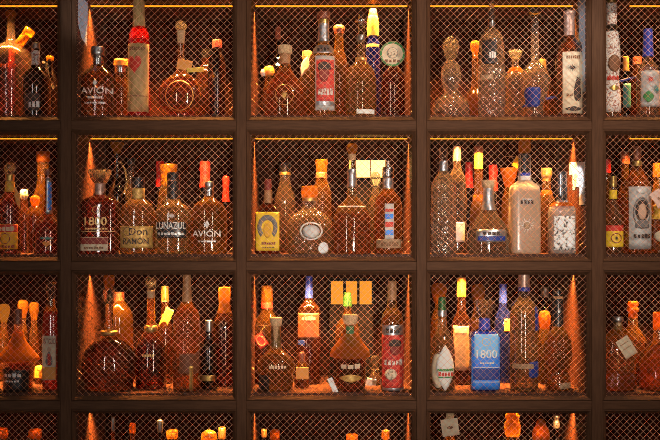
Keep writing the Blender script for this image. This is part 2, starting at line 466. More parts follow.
cabpart('back_panel', box_bm(fx(-115), fx(783), DEPTH + .0003, DEPTH + .015, fz(555), fz(-26)), 'back_dark')
INNER = []
WALLX = [(-116, -103), (56, 76.0), (233, 250.0), (413, 430.0), (587.5, 607), (771, 784)]
for r in (1, 2, 3, 4):
    for a, b in WALLX:
        cabpart('partition', box_bm(fx(a), fx(b), .0206, DEPTH - .0003, fz(SHELF[r]) + .0002, fz(ROWTOP[r]) - .0002), 'inside_wood')

ROWN = {1: 'top row', 2: 'second row', 3: 'third row', 4: 'bottom row'}
HOLD = {(1, 1): 'spouted decanter', (1, 2): 'ring-shaped decanter and the bottle with a red heart', (1, 3): 'blue bottle and the round cream medallion',
        (1, 4): 'tall ribbed clear bottle', (1, 5): 'wavy cream-papered bottle', (2, 1): 'red and yellow label by a glass ball stopper',
        (2, 2): 'dark bottle with gilt numerals', (2, 3): 'yellow horseshoe label and the glowing box', (2, 4): 'carved white bottle and the frosted agave bottle',
        (2, 5): 'grey oval portrait label', (3, 1): 'bell-shaped orange bottle', (3, 2): 'globe flask and the tall amber bottle', (3, 3): 'added box with three glowing amber panes',
        (3, 4): 'bright blue label', (3, 5): 'tilted cream tag on an amber flask', (4, 1): 'two amber stoppers just showing', (4, 2): 'thin bottle necks and a gilt cap',
        (4, 3): 'sparse stoppers', (4, 4): 'cream square tag hung by the top', (4, 5): 'empty dark space'}
BEV, MY = 4.4, .014
for r in (1, 2, 3, 4):
    for c in (1, 2, 3, 4, 5):
        x0, x1 = STILES[c-1][1], STILES[c][0]; y0, y1 = RAILS[r-1][1], RAILS[r][0]
        d = thing('mesh_panel', 'diamond wire panel over the ' + HOLD[(r, c)], 'wire panel', (fx((x0+x1)/2), 0, fz(y1)))
        ox, oz = fx((x0+x1)/2), fz(y1)
        bm = bmesh.new()                                       # mitred moulding
        def ringv(i, y): return [bm.verts.new((fx(px) - ox, y, fz(py) - oz)) for px, py in ((x0+i, y1-i), (x1-i, y1-i), (x1-i, y0+i), (x0+i, y0+i))]
        R = [ringv(.15, .003), ringv(.9, .0015), ringv(1.5, .003), ringv(BEV, MY - .002), ringv(BEV, MY + .0045), ringv(.15, MY + .0045)]
        for a, b in zip(R, R[1:] + R[:1]):
            for i in range(4): bm.faces.new((a[i], a[(i+1) % 4], b[(i+1) % 4], b[i]))
        bmesh.ops.recalc_face_normals(bm, faces=bm.faces)
        link('moulding', bm, 'frame_wood', d, smooth=False)
        bm = bmesh.new(); P = 6.62; i = BEV - 1.2              # woven diamond wire
        a0, a1, b0, b1 = x0 + i, x1 - i, y0 + i, y1 - i
        ph = (c * 2.3 + r * 1.7) % P
        for sgn in (1, -1):
            q = -(b1 - b0) + ph - (P if sgn < 0 else 0)
            while q < (a1 - a0) + (b1 - b0):
                # line x = a0+q+ t, y = b0 + t   (sgn 1: "\"; -1: "/")
                t0 = max(0, -q) ; t1 = min(b1 - b0, (a1 - a0) - q)
                if t1 - t0 > 1:
                    p = []
                    for t in (t0, t1):
                        px = a0 + q + t; py = b0 + t if sgn > 0 else b1 - t
                        p.append(Vector((fx(px) - ox, MY + (.0008 if sgn > 0 else -.0005), fz(py) - oz)))
                    tube_bm(p, .00047, 6, bm)
                q += P
        link('wire_mesh', bm, 'wire', d)

# LED strips under every board, one per compartment
LED_D, LED = .150, []
for r in (1, 2, 3, 4):
    for c in (1, 2, 3, 4, 5):
        xa, xb = fx(WALLX[c-1][1]) + .004, fx(WALLX[c][0]) - .004
        if c == 5: xa = wx(630, LED_D)
        z = fz(ROWTOP[r])
        t = thing('led_strip', 'amber LED strip above the ' + HOLD[(r, c)], 'light strip', ((xa+xb)/2, LED_D, z))
        L = (xb - xa) / 2
        bm = box_bm(-L, L, -.006, -.0045, -.0030, -.0003); box_bm(-L, L, .0045, .006, -.0030, -.0003, bm=bm); box_bm(-L, L, -.0045, .0045, -.0015, -.0003, bm=bm)
        link('channel', bm, 'channel', t, smooth=False)
        link('diffuser', box_bm(-L, L, -.0043, .0043, -.0058, -.0017), 'led', t, smooth=False)
        la = bpy.data.lights.new('led_light', 'AREA'); la.shape = 'RECTANGLE'; la.size = 2*L; la.size_y = .008
        la.color = (1.0, 0.40, 0.085); la.energy = LEDW * {1: 1.0, 2: 1.0, 3: 1.0, 4: .8}[r] * (2*L/.45); la.spread = math.radians(84)
        lo = bpy.data.objects.new('led_light', la); C.objects.link(lo); lo.location = ((xa+xb)/2, LED_D, z - .0075); lo.rotation_euler = (math.radians(9), 0, 0)
# ------------------------------------------------------------------ top row
B(1, 11, .20, [(19,4),(40,4),(43,7),(47,15),(54,20),(64,21.5),(114,21)], 'glass decanter with an upright neck and a slanting side spout', 'g_clear', ('l_dark',66),
  'decanter', 'decanter', tops=[('stopper','c_amber',[(10.5,2),(11,4.6),(14,5.6),(17,4.6),(20,3.2),(26,3)])],
  tubes=[('spout','l_amber',[(15,52,-.01),(22,43,-.015),(29,35.5,-.02)],4.4),('spout_lip','l_amber',[(29,35.6,-.02),(33,31,-.022)],5.4),('inner_tube','g_red',[(11.5,50,0),(11.5,113,0)],2.6)])
B(1, 36, .085, [(48,4),(66,4.2),(70,8),(76,13),(84,14.5),(114,14.5)], 'dark round-shouldered bottle with a pale neck band beside the spouted decanter', 'g_dark', ('l_dark',80),
  tops=[('cap','pewter',[(43,3),(43.5,4),(49,4.2)])], labs=[('neck_label','white_print',31.8,40.2,51,65.5,'rect'),('front_label','ink',28,44,95,112,'rect',[('lettering','silver_ink',33,44,102,109,'L:3')])])
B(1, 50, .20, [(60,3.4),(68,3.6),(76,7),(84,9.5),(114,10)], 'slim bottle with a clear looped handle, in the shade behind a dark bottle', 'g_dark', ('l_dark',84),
  tops=[('stopper','c_amber',[(56,2.5),(57,4),(61,3.6)])], tubes=[('handle','c_glass',[(46,64,-.03),(50,66,-.033),(50.5,76,-.033),(54,84,-.033),(57,90,-.03)],1.3)])
B(1, 98, .085, [(54,4.6),(64,4.8),(68,8),(73,14),(79,17.5),(90,18),(114,18)], 'smoky clear bottle with a pewter cap and a large printed name', 'g_smoke', ('l_gold',70), sq=(2.4,.8),
  tops=[('cap','pewter',[(47,6),(47.4,6.8),(55,6.8),(55.4,6.4)]),('neck_ring','steel',[(55.4,5),(56,5.4),(65,5.2)])],
  labs=[('emblem','silver_ink',96,100.5,81,88,'diamond'),('lettering_band','grey_mid',97.6,98.4,88,88.6,'rect',[('lettering','white_paper',84,115,88,95.5,'T:AVIÓN'),('fine_print','silver_ink',91,106,98,100.5,'L:8'),('fine_print','silver_ink',88,109,103.5,105.5,'L:8')])])
B(1, 121, .16, [(71,5.6),(80,5.6),(82,7),(90,7.4),(114,7.4)], 'narrow bottle with a half orange cap between a smoky bottle and a red-necked one', 'g_amber', ('l_gold',86),
  tops=[('cap','orange_cap',[(59.5,6.6),(60,7.2),(66,7.2)]),('cap_ring','steel',[(66,6.2),(66.5,6.4),(73,6.4)])])
B(1, 139, .105, [(-2,4.6),(26,5),(29,8),(35,10),(44,10.6),(60,10.6),(75,11.2),(88,10.4),(98,11.6),(114,12)], 'tall red-shouldered bottle with a straw-wrapped neck and a red heart', 'g_red', ('l_red',40),
  tops=[('neck_wrap','straw',[(-5,4),(-4.5,5.6),(10,5.6),(26,6.4),(27,6)])],
  labs=[('front_label','straw_label',128.6,149.6,45,113,'rect',[('heart','red',129.5,143.5,56.5,76,'heart'),('lettering','ink_brown',131,147,48,52,'L:7'),('panel_line','ink_brown',130,149,97,98,'rect')])])
B(1, 181, .11, [(41,3.2),(60,3.2),(66,4),(74,6),(77,12),(81,18),(88,22),(97,23.4),(106,21.6),(112,17),(114,13)], 'ring-shaped round decanter with a long thin neck and clear ball stopper', 'g_amber', ('l_dark',78), 'decanter', 'decanter', sq=(2,.55),
  tops=[('stopper','c_glass',[(20.5,1.5),(22,4.8),(26,6.4),(30,4.8),(32,3.2)],{'it':2}),('cork','cork_light',[(31,4),(32,4.4),(40,3.6),(43,3.2)])],
  labs=[('outer_ring','l_gold',161,202,76.5,113.5,'thinring'),('middle_ring','gold_foil',167,195,82,112,'thinring'),('inner_ring','l_gold',173,189.5,88,106,'ring')],
  tags=[(185,65.5,15,10,-10,'orange_paper'),(196,70.5,17,4.5,3,'gold_paper')], tubes=[])
B(1, 217, .17, [(44,4.2),(52,4.6),(60,8),(68,9),(114,9)], 'tall slender dark red bottle at the end behind the round decanter', 'g_maroon', ('l_dark',56), tops=[('cap','red_dark',[(40,4),(40.4,4.8),(48,4.8)])])
B(1, 206, .26, [(58,4),(66,5),(72,9),(80,11),(114,11)], 'bottle with a swirled glass stopper behind the round decanter', 'g_brown', ('l_dark',76), tops=[('stopper','c_cut',[(49,2),(50,4.5),(55,5.5),(60,3.6)])])
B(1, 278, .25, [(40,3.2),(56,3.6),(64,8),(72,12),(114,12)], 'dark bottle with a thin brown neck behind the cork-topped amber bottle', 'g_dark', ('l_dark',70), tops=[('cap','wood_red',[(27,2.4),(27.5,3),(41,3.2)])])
B(1, 269, .195, [(76,3.6),(84,4),(90,6.5),(114,7)], 'short bottle with a white bud stopper behind the round amber bottle', 'g_amber', ('l_amber',88),
  tops=[('stopper','white_paper',[(69,1.5),(70,3),(73,3.6),(76,2.6)],{'dx':-5}),('neck_bow','orange_cap',[(66,2),(67,5),(73,5.6),(76,4)])])
B(1, 285, .085, [(54,5),(64,4.8),(70,6.5),(78,12),(86,17.5),(94,20),(104,20.6),(114,19.5)], 'round amber bottle with a wide pale cork, stamped with a crest', 'g_amber', ('l_amber',72), sq=(2,.75),
  tops=[('cork','cork_light',[(45.5,6),(46,7.2),(53,7.2),(54,6.4)]),('neck_foil','wood_tan',[(54,5.4),(55,5.6),(64,5.2)])],
  labs=[('crest','gold_foil',276,294,86,107,'thinring',[('crest_mark','gold_foil',280.5,289.5,91,103,'star')])])
B(1, 307, .185, [(58,4.6),(66,5),(74,8),(114,8)], 'bottle hung with a pinkish leaf tag behind the portrait-label tall bottle', 'g_straw', ('l_gold',72),
  tops=[('cap','wood_tan',[(51,4),(51.5,5),(59,5)])], tags=[(305,67,8,21,-18,'pink',(),'leaf')])
B(1, 323.5, .085, [(24,5),(42,5.6),(46,7),(51,11),(57,13.5),(64,14),(114,14)], 'tall clear bottle with ribbed neck, silver shoulder and red portrait label', 'g_straw', ('l_pale',60),
  tops=[('cap','wood_red',[(12,5),(12.5,6.6),(19,7),(20,6)]),('cork_band','gold_foil',[(20,5.6),(24,5.8)]),('neck_ribs','silver_foil',[(24,5.2),(27,5.9),(29,5.3),(32,6),(34,5.4),(37,6.1),(39,5.6),(42,6.2)],{'it':0})],
  labs=[('shoulder_label','silver_foil',313,334,46,55,'rect',[('lettering','ink',317,330,49,53,'L:4')]),
        ('front_label','grey_label',315.5,334.5,58,112,'rect',[('portrait_panel','red_print',316.5,334,62,107,'rect'),('portrait','red_dark',319,329,66,84,'ellipse'),('hair','ink',318,331,64,72,'arch'),('lettering','white_print',318,333,90,97,'L:5'),('base_band','silver_foil',316,334.3,103,107,'rect')])])
B(1, 339, .175, [(33,4.4),(48,4.6),(54,6),(62,9),(70,10.5),(114,10.5)], 'golden bottle with a round dark red knob cap, squeezed between two taller bottles', 'g_amber', ('l_gold',56),
  tops=[('cap','wood_red',[(25,3),(26,5.4),(29,6),(32,5),(34,4.4)])])
B(1, 361, .085, [(24,3.4),(56,3.6),(60,5.2),(63,7),(68,12),(76,15),(86,15.6),(114,15.2)], 'bell-shaped clear bottle with a long glass neck and flat cross stopper', 'g_straw', ('l_pale',70),
  tops=[('stopper','c_glass',[(13.5,1.6),(14,2.6),(20,3)]),('stopper_disc','steel',[(20,6),(20.5,6.8),(22.5,6.8),(23.5,4)]),('neck_ring','pewter',[(35,3.8),(36,4.4),(40,4.4),(41,3.8)]),('collar','gold_foil',[(57.5,4.6),(58,5.8),(60.5,6)])],
  labs=[('front_label','white_paper',356,374,111,115.5,'rect')])
B(1, 373, .165, [(34,4),(38,4.5),(44,6.5),(50,7.4),(114,7.4)], 'cobalt blue bottle with a bright yellow neck wrap', 'g_blue', ('c_blue',48),
  tops=[('cap','orange_cap',[(9,3.4),(9.5,4.2),(16,4.4)]),('neck_wrap','gold_paper',[(16,4.6),(17,5),(28,6),(36,5.8)])], labs=[('neck_label','orange_paper',366,379,45,48,'rect')])
B(1, 393, .085, [(58,4.4),(66,4.6),(70,8),(75,11.5),(82,12.5),(114,12.5)], 'dark brown bottle with a round cream medallion at its neck', 'g_brown', ('l_dark',74),
  tops=[('cap','wood_red',[(49,4),(49.5,5),(59,5)])],
  tags=[(392,55,25,25,0,'cream',[('rim','green',-12.4,12.4,-12.4,12.4,'ring'),('emblem_ring','grey_mid',-5.5,5.5,-6.5,4.5,'ring'),('emblem','cream_print',-5,5,-6,4,'ellipse'),('lettering','ink_brown',-8,8,5.2,8.4,'L:4')],'ellipse')])
B(1, 451, .10, [(61,5),(64,7),(68,9.5),(76,10.5),(84,9.5),(90,6.5),(94,8),(99,15),(106,19),(114,19.5)], 'cut-glass decanter with an egg-shaped stopper and a pinched waist', 'g_crystal', ('l_clear',96), 'decanter', 'decanter',
  tops=[('stopper','c_cut',[(36,2),(38,5.4),(43,8.2),(49,8.6),(55,6.4),(60,4),(62,4.5)],{'it':2})])
B(1, 475, .19, [(56,3.3),(88,3.5),(92,6),(96,9),(114,9.5)], 'thin-necked bottle with a golden ball stopper beside the ribbed clear bottle', 'g_amber', ('l_orange',94),
  tops=[('stopper','c_amber',[(40.5,2),(42,4.4),(46,5.2),(50,4.2),(54,2.4),(58,2.8)],{'it':2})])
B(1, 491.5, .085, [(2,2.8),(26,3),(29,5),(33,9),(39,12),(46,12.6),(66,12.6),(68,13),(114,13)], 'tall clear bottle with a fluted lower half and black window above', 'g_crystal', ('l_clear',40), sq=(2.5,.95),
  tops=[('stopper','c_glass',[(-4,2),(-3,3.2),(3,3.2)]),('neck_ring','steel',[(20,3.4),(21,4),(27,4)])], ribs=(18,.09,66,113),
  labs=[('window_panel','black',480.5,494.5,42,66,'rect',[('lettering','silver_ink',487,494,53,60,'L:3')]),('front_label','tan_label',479.5,491,76.5,81.5,'rect')])
B(1, 515.5, .155, [(58,3.4),(67,3.6),(71,6.5),(75,9.5),(81,10.6),(88,10),(92,9),(114,9.6)], 'clear bottle with a flared glass stopper and orange shoulder', 'g_hammer', ('l_clear',80), 
  tops=[('stopper','c_cut',[(50.5,6.6),(51.5,7.2),(54,6.4),(59,3.8),(61,3.2)]),('shoulder_ring','c_orange',[(67.5,4.4),(68.5,6.2),(72,8)])])
B(1, 535, .09, [(20,3.8),(60,4),(63,5),(68,10),(74,14),(80,15.6),(86,15),(96,11.5),(106,8.5),(114,7.5)], 'clear long-necked decanter whose body tapers to a point at the base', 'g_crystal', ('l_clear',76), 'decanter', 'decanter',
  tops=[('stopper','c_glass',[(8,4.8),(9,6),(13,6),(15,4),(18,3.6),(22,3.2)])], labs=[('blue_reflection','blue_dark',523,538,89,108,'round')])  # blue reflection on the glass is painted as a dark blue patch
B(1, 541, .2, [(70,4.2),(78,5),(86,8),(114,8)], 'gold-capped bottle half hidden behind the tapering decanter', 'g_amber', ('l_gold',86), tops=[('cap','gold_foil',[(59.5,4.4),(60,5.2),(71,5.2)])])
B(1, 569.5, .08, [(34,5),(38,5.6),(42,8.5),(47,12.4),(53,13.6),(60,13.8),(114,13.8)], 'clear bottle with a tall cream label drawn with dark plants and a pink foil neck', 'g_smoke', ('l_clear',50),
  tops=[('foil_cap','pink_foil',[(10.5,4),(11,6),(14.5,6.2),(16,5),(36,5.4)])],
  labs=[('front_label','cream',560,580,54,115,'rect',[('lettering','ink_brown',563,577,57,61,'L:7'),('plant_drawing','ink',561.5,576,66,74,'star'),('plant_drawing','ink',568.5,579.5,79,103,'drop'),('plant_drawing','ink',571,579.5,76,90,'star'),('ground_drawing','ink',562,578,108,113,'leaf'),('fine_print','ink_brown',563,569,95,98,'L:4')])])
B(1, 611.5, .09, [(2,4),(24,4.4),(28,5.5),(36,7),(50,8.2),(62,8.6),(72,7.2),(80,6.6),(90,8.6),(104,9),(114,9.4)], 'wavy bottle papered all over in printed cream with an oval brown label', 'g_clear', ('l_pale',40),
  tops=[('cap','gold_foil',[(-6,3),(-5.5,4.2),(3,4.2)]),('neck_wrap','white_print',[(4,5),(6,5.2),(22,5.2),(25,5)])],
  labs=[('paper_wrap','white_print',603,620.2,32,113,'rect',[('oval_label','ink_brown',606,618.5,56,73,'ellipse'),('gold_patch','gold_foil',607,617,86,92,'leaf'),('red_print','red',605.5,618,76,81,'L:7')])])
B(1, 626, .17, [(70,2.8),(75,3),(79,4.6),(114,5)], 'slim dark teal bottle with an orange cap', 'g_teal', ('l_dark',80), tops=[('cap','orange_cap',[(56.5,2.2),(57,3),(71,3)])], labs=[('front_label','teal',622,630,84,108,'rect')])
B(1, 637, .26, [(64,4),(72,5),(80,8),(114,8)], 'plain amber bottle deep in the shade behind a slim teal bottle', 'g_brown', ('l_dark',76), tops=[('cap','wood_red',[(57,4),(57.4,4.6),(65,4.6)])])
B(1, 648, .085, [(57,4.6),(62,5),(66,9),(72,11),(114,11)], 'clear bottle with a tall dark blue stopper and flowered label', 'g_clear', ('l_clear',68),
  tops=[('stopper','blue_cap',[(29,3.4),(30,4.6),(44,4.8),(57,5.4)])], labs=[('front_label','grey_label',639,659,72,108,'rect',[('flower','red_print',642,652,76,86,'star'),('flower','teal',648,658,86,96,'star'),('leaf_print','green',640,650,92,104,'leaf')])])

# ------------------------------------------------------------------ second row
B(2, 10, .085, [(179,3.6),(192,4.6),(197,8),(204,11),(212,11.6),(254,11.6)], 'dark bottle with a clear glass ball stopper and a red and yellow label', 'g_brown', ('l_dark',200),
  tops=[('stopper','c_glass',[(162.5,2),(164,4.6),(168.5,6.2),(172.5,4.6),(175,3)],{'it':2}),('cork','gold_foil',[(174,4),(175,4.6),(181,4.2),(182,3.8)]),('neck_wrap','gold_paper',[(181.5,4),(182,4.6),(192,5.2)])],
  labs=[('front_label','yellow_deep',-1,20,224,249,'rect',[('red_band','red',-1,20,224.5,232,'rect'),('emblem','red_dark',4,14,233,244,'ring'),('lettering','cream',2,18,226,231,'L:4'),('lettering','red_dark',2,18,244.5,247.5,'L:5')])],
  tags=[(20.5,198,5,23,12,'orange_paper',(),'leaf')])
B(2, 24, .2, [(199,3.2),(206,4),(214,7.5),(254,8)], 'bottle with a round cream bauble stopper behind a ball-stoppered dark bottle', 'g_brown', ('l_dark',214), tops=[('stopper','cream',[(189,1.5),(190,3.4),(194,4.4),(198,3.4),(200,2.6)],{'it':2})])
B(2, 43, .22, [(161,5.4),(184,5.8),(190,8),(196,9.5),(254,9.5)], 'tall amber bottle with a broad amber cap behind a squat round bottle', 'g_amber', ('l_orange',176), tops=[('cap','c_orange',[(151.5,5.6),(152,6.6),(160,6.6),(162,6)])])
B(2, 35, .155, [(206,3.4),(210,6.5),(214,8),(224,8),(254,7.5)], 'squat flask with an orange knob stopper, low beside the round label-necked bottle', 'g_amber', ('l_amber',216), tops=[('stopper','c_orange',[(195.5,2),(197,4.4),(200.5,5),(204,3.8),(207,3)],{'it':2})])
B(2, 48, .085, [(174,3),(214,3.8),(218,7),(223,11.5),(231,14.2),(240,14.6),(254,13)], 'squat round bottle with a tall blue-lettered neck and a small orange emblem', 'g_brown', ('l_dark',222), sq=(2,.8),
  tops=[('stopper','wood_red',[(169,2.4),(169.5,3.4),(175,3.4)])], labs=[('neck_label','silver_foil',46.9,53,178,214,'rect',[('neck_print','blue',48.5,52,182,210,'rect')]),('emblem','orange_paper',46,54,241,247,'heart'),('front_label','teal',43,57,236.5,239.5,'leaf')])
B(2, 100, .08, [(182,4.6),(194,5),(196,8),(199,15),(203,18.4),(210,19),(254,21)], 'square dark bottle with a flared clear stopper and gilt numerals', 'g_brown', ('l_dark',202), sq=(4.2,.7),
  tops=[('stopper','c_cut',[(169.5,10),(170,10.8),(174,10.4),(182,6.6),(183,5.5)],{'n':4,'it':0}),('neck_wrap','pink_foil',[(183,4.8),(184,5.3),(195,5.4)])],
  labs=[('crest','gold_ink',95.5,103,206,214,'ring'),('panel_edge','gold_ink',84,117.5,231,231.6,'rect',[('lettering','gold_ink',88,110,217,225.5,'T:1800'),('fine_print','gold_ink',88,111,227.5,229.5,'L:8')]),
        ('front_label','cream',83,111,237,250.5,'rect',[('red_band','red_dark',83.2,110.8,237.5,244,'rect'),('fine_print','ink_brown',87,107,246,248.5,'L:8')])])
B(2, 117, .225, [(153,3),(176,3.2),(184,5),(192,9),(254,10)], 'tall dark bottle with a flared copper cap behind the square numeral bottle', 'g_dark', ('l_dark',190), tops=[('cap','c_amber',[(142.5,6.4),(143,7.2),(147,6),(151,3.6),(154,3.2)])],
  tubes=[('handle','c_glass',[(120,160,-.01),(126,170,-.014),(128,182,-.014),(125,194,-.01)],1)])
B(2, 131, .27, [(162,3.4),(190,3.6),(196,7),(254,7.5)], 'clear thin-necked bottle deep behind the amber-labelled bottle', 'g_clear', ('l_dark',200), tops=[('cap','black',[(158,3),(158.5,3.6),(164,3.6)])])
B(2, 138, .085, [(188,5.6),(198,6.2),(201,10),(205,14.5),(210,16.6),(222,17),(254,17)], 'clear bottle with a black cap, gilt collar and broad amber label', 'g_clear', ('l_gold',206), sq=(2.6,.85),
  tops=[('cap','black',[(177.5,6),(178,6.8),(187,6.8),(188,6.4)]),('collar','gold_label',[(188,6.2),(188.5,6.7),(198,6.9),(199,6.4)])],
  labs=[('front_label','gold_label',121.5,154.5,226,248,'rect',[('emblem','ink_brown',126,135,227,236,'ring'),('lettering','ink',132,150,228,235,'T:Don'),('lettering','ink',126,151,236.5,244,'T:RAMÓN')])])
B(2, 168.5, .23, [(184,7.5),(190,9),(198,11),(254,11)], 'wide-shouldered bottle with a big amber stopper behind the black-printed clear bottle', 'g_straw', ('l_gold',190), tops=[('stopper','c_amber',[(164,8),(165,9),(169,8.6),(178,7),(186,7.4)],{'it':1})])
B(2, 173.5, .085, [(178,5.4),(200,6),(203,9),(206,14),(210,17.6),(216,18.2),(254,18.2)], 'broad clear bottle printed in white, with a black cap and neck', 'g_clear', ('l_pale',208), sq=(2.6,.9),
  tops=[('cap','black',[(172.5,5.2),(173,6.4),(180,6.4)]),('neck_label','black',[(181,5.8),(182,6.2),(199,6.5)])],
  labs=[('print_panel','black',159,188,222,238,'rect',[('lettering','white_paper',158.5,188,222,229,'T:LUNAZUL'),('fine_print','silver_ink',160,187,232,235,'L:8')]),('crest','silver_ink',169,179,213,219,'star')])
B(2, 209, .085, [(186,3.8),(196,4.2),(199,7),(203,13),(208,17),(215,18.2),(254,18)], 'round-shouldered clear bottle with a slim pewter neck and printed name', 'g_straw', ('l_gold',204), sq=(2.2,.85),
  tops=[('cap','pewter',[(181.5,4),(182,5),(187,5),(187.6,4.4)]),('neck_ring','steel',[(187.6,4),(188,4.4),(196,4.6)])],
  labs=[('emblem','white_paper',206.5,211.5,220,229,'diamond'),('name_base','grey_mid',208.5,209.5,229,229.5,'rect',[('lettering','white_paper',194,222,229,236.5,'T:AVIÓN'),('fine_print','silver_ink',200,218,240,242,'L:6')])])
RW = [('g_dark', 160, .29, 161, 4.2, 'bottle with a red wax top behind the big amber stopper'), ('g_dark', 205, .22, 161.5, 5.2, 'red wax topped bottle, standing over the slim pewter neck'),
      ('g_dark', 226, .24, 176, 3.4, 'short red wax topped bottle in the corner beside the partition'), ('g_dark', 469, .265, 162, 4.2, 'bottle with a bright red wax top beside the gold ball stopper'),
      ('g_dark', 493, .24, 165, 4.4, 'red wax topped bottle behind the silver-necked decanter')]
for gm, x, dd, y, w, lb in RW:
    B(2, x, dd, [(y+24, w*.95), (y+34, w*1.2), (y+42, w*1.7), (254, w*1.75)], lb, gm, ('l_dark', y+46), tops=[('wax_cap','red_wax',[(y,w*.8),(y+.6,w),(y+10,w),(y+11,w*.9),(y+26,w*1.05)])], group=None)
B(2, 268, .085, [(188,3.6),(203,4.2),(206,7),(210,11),(215,12.8),(254,12.8)], 'brown bottle with a yellow label bearing a horseshoe', 'g_brown', ('l_red',210), sq=(5,.7),
  tops=[('cap','red_dark',[(179,2.6),(179.5,3.4),(190,3.6)]),('neck_foil','wood_tan',[(190,3.8),(191,4),(203,4.6)])],
  labs=[('front_label','yellow',256.2,279.8,212,250.5,'rect',[('horseshoe','grey_mid',258,278,215,240,'horseshoe'),('portrait','yellow_deep',264,272.5,222,238,'ellipse'),('lettering','red_dark',262,276,241.5,244.5,'L:8'),('fine_print','ink_brown',262,275,246.5,248,'L:5')])])
B(2, 285, .25, [(174,5),(184,5.5),(192,9),(200,11),(254,11)], 'grey-glinting clear bottle with a black cap behind the hammered round bottle', 'g_clear', ('l_dark',205), tops=[('cap','black',[(163,4.5),(163.5,5.6),(175,5.6)]),('cap_ring','gold_foil',[(172,5.6),(172.5,6),(175,6)])])
B(2, 309.5, .09, [(197,6.4),(208,6.8),(211,11),(215,17),(221,22),(230,23.6),(242,23.6),(254,22)], 'big round hammered-glass bottle with a glowing amber cap and moulded seal', 'g_hammer', ('l_pale',216), sq=(2.1,.72),
  tops=[('cap','c_amber',[(186,7),(186.6,8.2),(196,8.2),(197.5,7.4)]),('cap_ring','gold_foil',[(197.5,6.6),(198,7.2),(201,7.2)])],
  labs=[('moulded_seal','silver_ink',300,323,222,240,'ring'),('seal_plate','grey_label',303,320,225,238,'ellipse'),('base_seal','white_card',318.5,328.5,242,254,'ellipse')])
B(2, 321.5, .2, [(176,4.6),(181,6),(188,9),(196,10.4),(254,10.4)], 'amber bottle with a tall flared amber cap behind the hammered round bottle', 'g_amber', ('l_gold',184),
  tops=[('cap','c_amber',[(159.5,5.4),(160,6.4),(166,5.8),(172,4.8),(178,5)]),('collar','wood_red',[(172.5,5.2),(173,5.6),(178,5.8)])])
B(2, 352, .085, [(157,3.6),(194,4.4),(199,6),(205,12),(212,17),(221,18.8),(254,18)], 'round-bodied amber bottle with a silver-foiled long neck and dark ball stopper', 'g_straw', ('l_amber',214), sq=(2.1,.8),
  tops=[('stopper','c_amber',[(143,2),(144.5,4.6),(148.5,6),(152,4.4),(154,3.4)],{'it':2}),('cork','cork',[(154,3.8),(155,4),(160,3.8)]),('neck_foil','silver_foil',[(169,4),(170,4.6),(186,4.8),(187,4.4)])],
  labs=[('shoulder_ring','silver_ink',337,367,206,207.2,'rect')])
B(2, 375.5, .2, [(189,3.2),(196,4),(203,8),(254,9)], 'clear bottle with a small glass globe stopper between two amber bottles', 'g_clear', ('l_pale',205), tops=[('stopper','c_glass',[(172,2),(174,4.4),(178,5.6),(182,4.8),(186,3),(190,3)],{'it':2})])
B(2, 388, .085, [(178,4.6),(189,5),(193,8),(198,12.4),(204,14),(254,14.2)], 'amber bottle with a chrome pourer and a stripe of red and blue print', 'g_amber', ('l_gold',196),
  tops=[('pourer','steel',[(160,1),(160.5,1.6),(168,2)]),('metal_cap','steel',[(167,5),(167.6,5.8),(177,5.8),(178,5.2)]),('neck_foil','silver_foil',[(178,5),(179,5.2),(189,5.4)])],
  labs=[('print_strip','grey_label',384,393,204,240,'rect',[('red_block','red',384.5,392.5,209,212,'rect'),('blue_block','blue',384.5,392.5,214,219,'rect'),('red_block','red',384.5,392.5,222,227,'rect'),('blue_block','blue',384.5,392.5,230,235,'rect')]),('base_band','tan_label',376,401,239,248,'rect',[('lettering','ink_brown',380,398,241,246,'L:7')])])
B(2, 443.5, .085, [(160,3.8),(172,4.4),(176,7.5),(182,11),(188,12),(254,12.4)], 'tall clear fluted bottle with a clear stopper, at the end by the partition', 'g_crystal', ('l_clear',182),
  tops=[('stopper','c_cut',[(147,3.4),(148,4.6),(153,4.8),(158,4),(161,3.6)]),('neck_ring','silver_foil',[(161,4.2),(162,4.6),(171,4.8)])], ribs=(14,.1,184,252))
B(2, 457, .185, [(160,3.6),(168,4),(174,7),(182,9.5),(192,9),(203,11),(214,8.5),(226,10),(254,10)], 'curvy clear bottle with a pinkish cap behind the tall fluted bottle', 'g_clear', ('l_clear',184), tops=[('cap','pink_foil',[(146.5,3),(147,4),(161,4.2)])],
  labs=[('front_label','grey_label',450,464,222,242,'rect')])
B(2, 478.5, .2, [(168,4),(196,4.4),(200,6),(208,9),(254,9.5)], 'thin-necked bottle with a gold cork and dark amber ball stopper', 'g_amber', ('l_orange',172),
  tops=[('stopper','wood_red',[(145.5,2),(146.5,4.4),(149.5,5),(153,3.8)],{'it':2}),('cork','gold_paper',[(153,4.2),(154,4.7),(167,4.4),(169,4)]),('collar','c_orange',[(195,5),(196,5.8),(203,6.2)])])
B(2, 488.5, .085, [(187,4.6),(204,5.2),(210,7),(218,12),(226,18),(232,21),(240,21.6),(254,20.6)], 'wide-bottomed clear decanter with a cork and silver-foiled neck', 'g_clear', ('l_clear',226), 'decanter', 'decanter', sq=(2,.75),
  tops=[('cork','cork_light',[(180,6.2),(180.5,7),(186,6.4),(188,5)]),('neck_foil','silver_foil',[(188,4.9),(189,5.2),(204,5.8),(210,7.4)])],
  labs=[('front_label','silver_foil',474,505,229,242,'round',[('label_band','blue_dark',476,503,236,240.5,'rect'),('lettering','ink',480,498,230.5,235,'L:4')])])
B(2, 509, .24, [(186,4),(192,5),(200,8),(254,8)], 'bottle with a flared orange funnel stopper and a yellow tag', 'g_amber', ('l_orange',200), tops=[('stopper','c_orange',[(168,8.4),(169,8.8),(173,8),(180,6),(187,4)],{'it':0})],
  tags=[(516,162.5,7,11,-28,'yellow')])
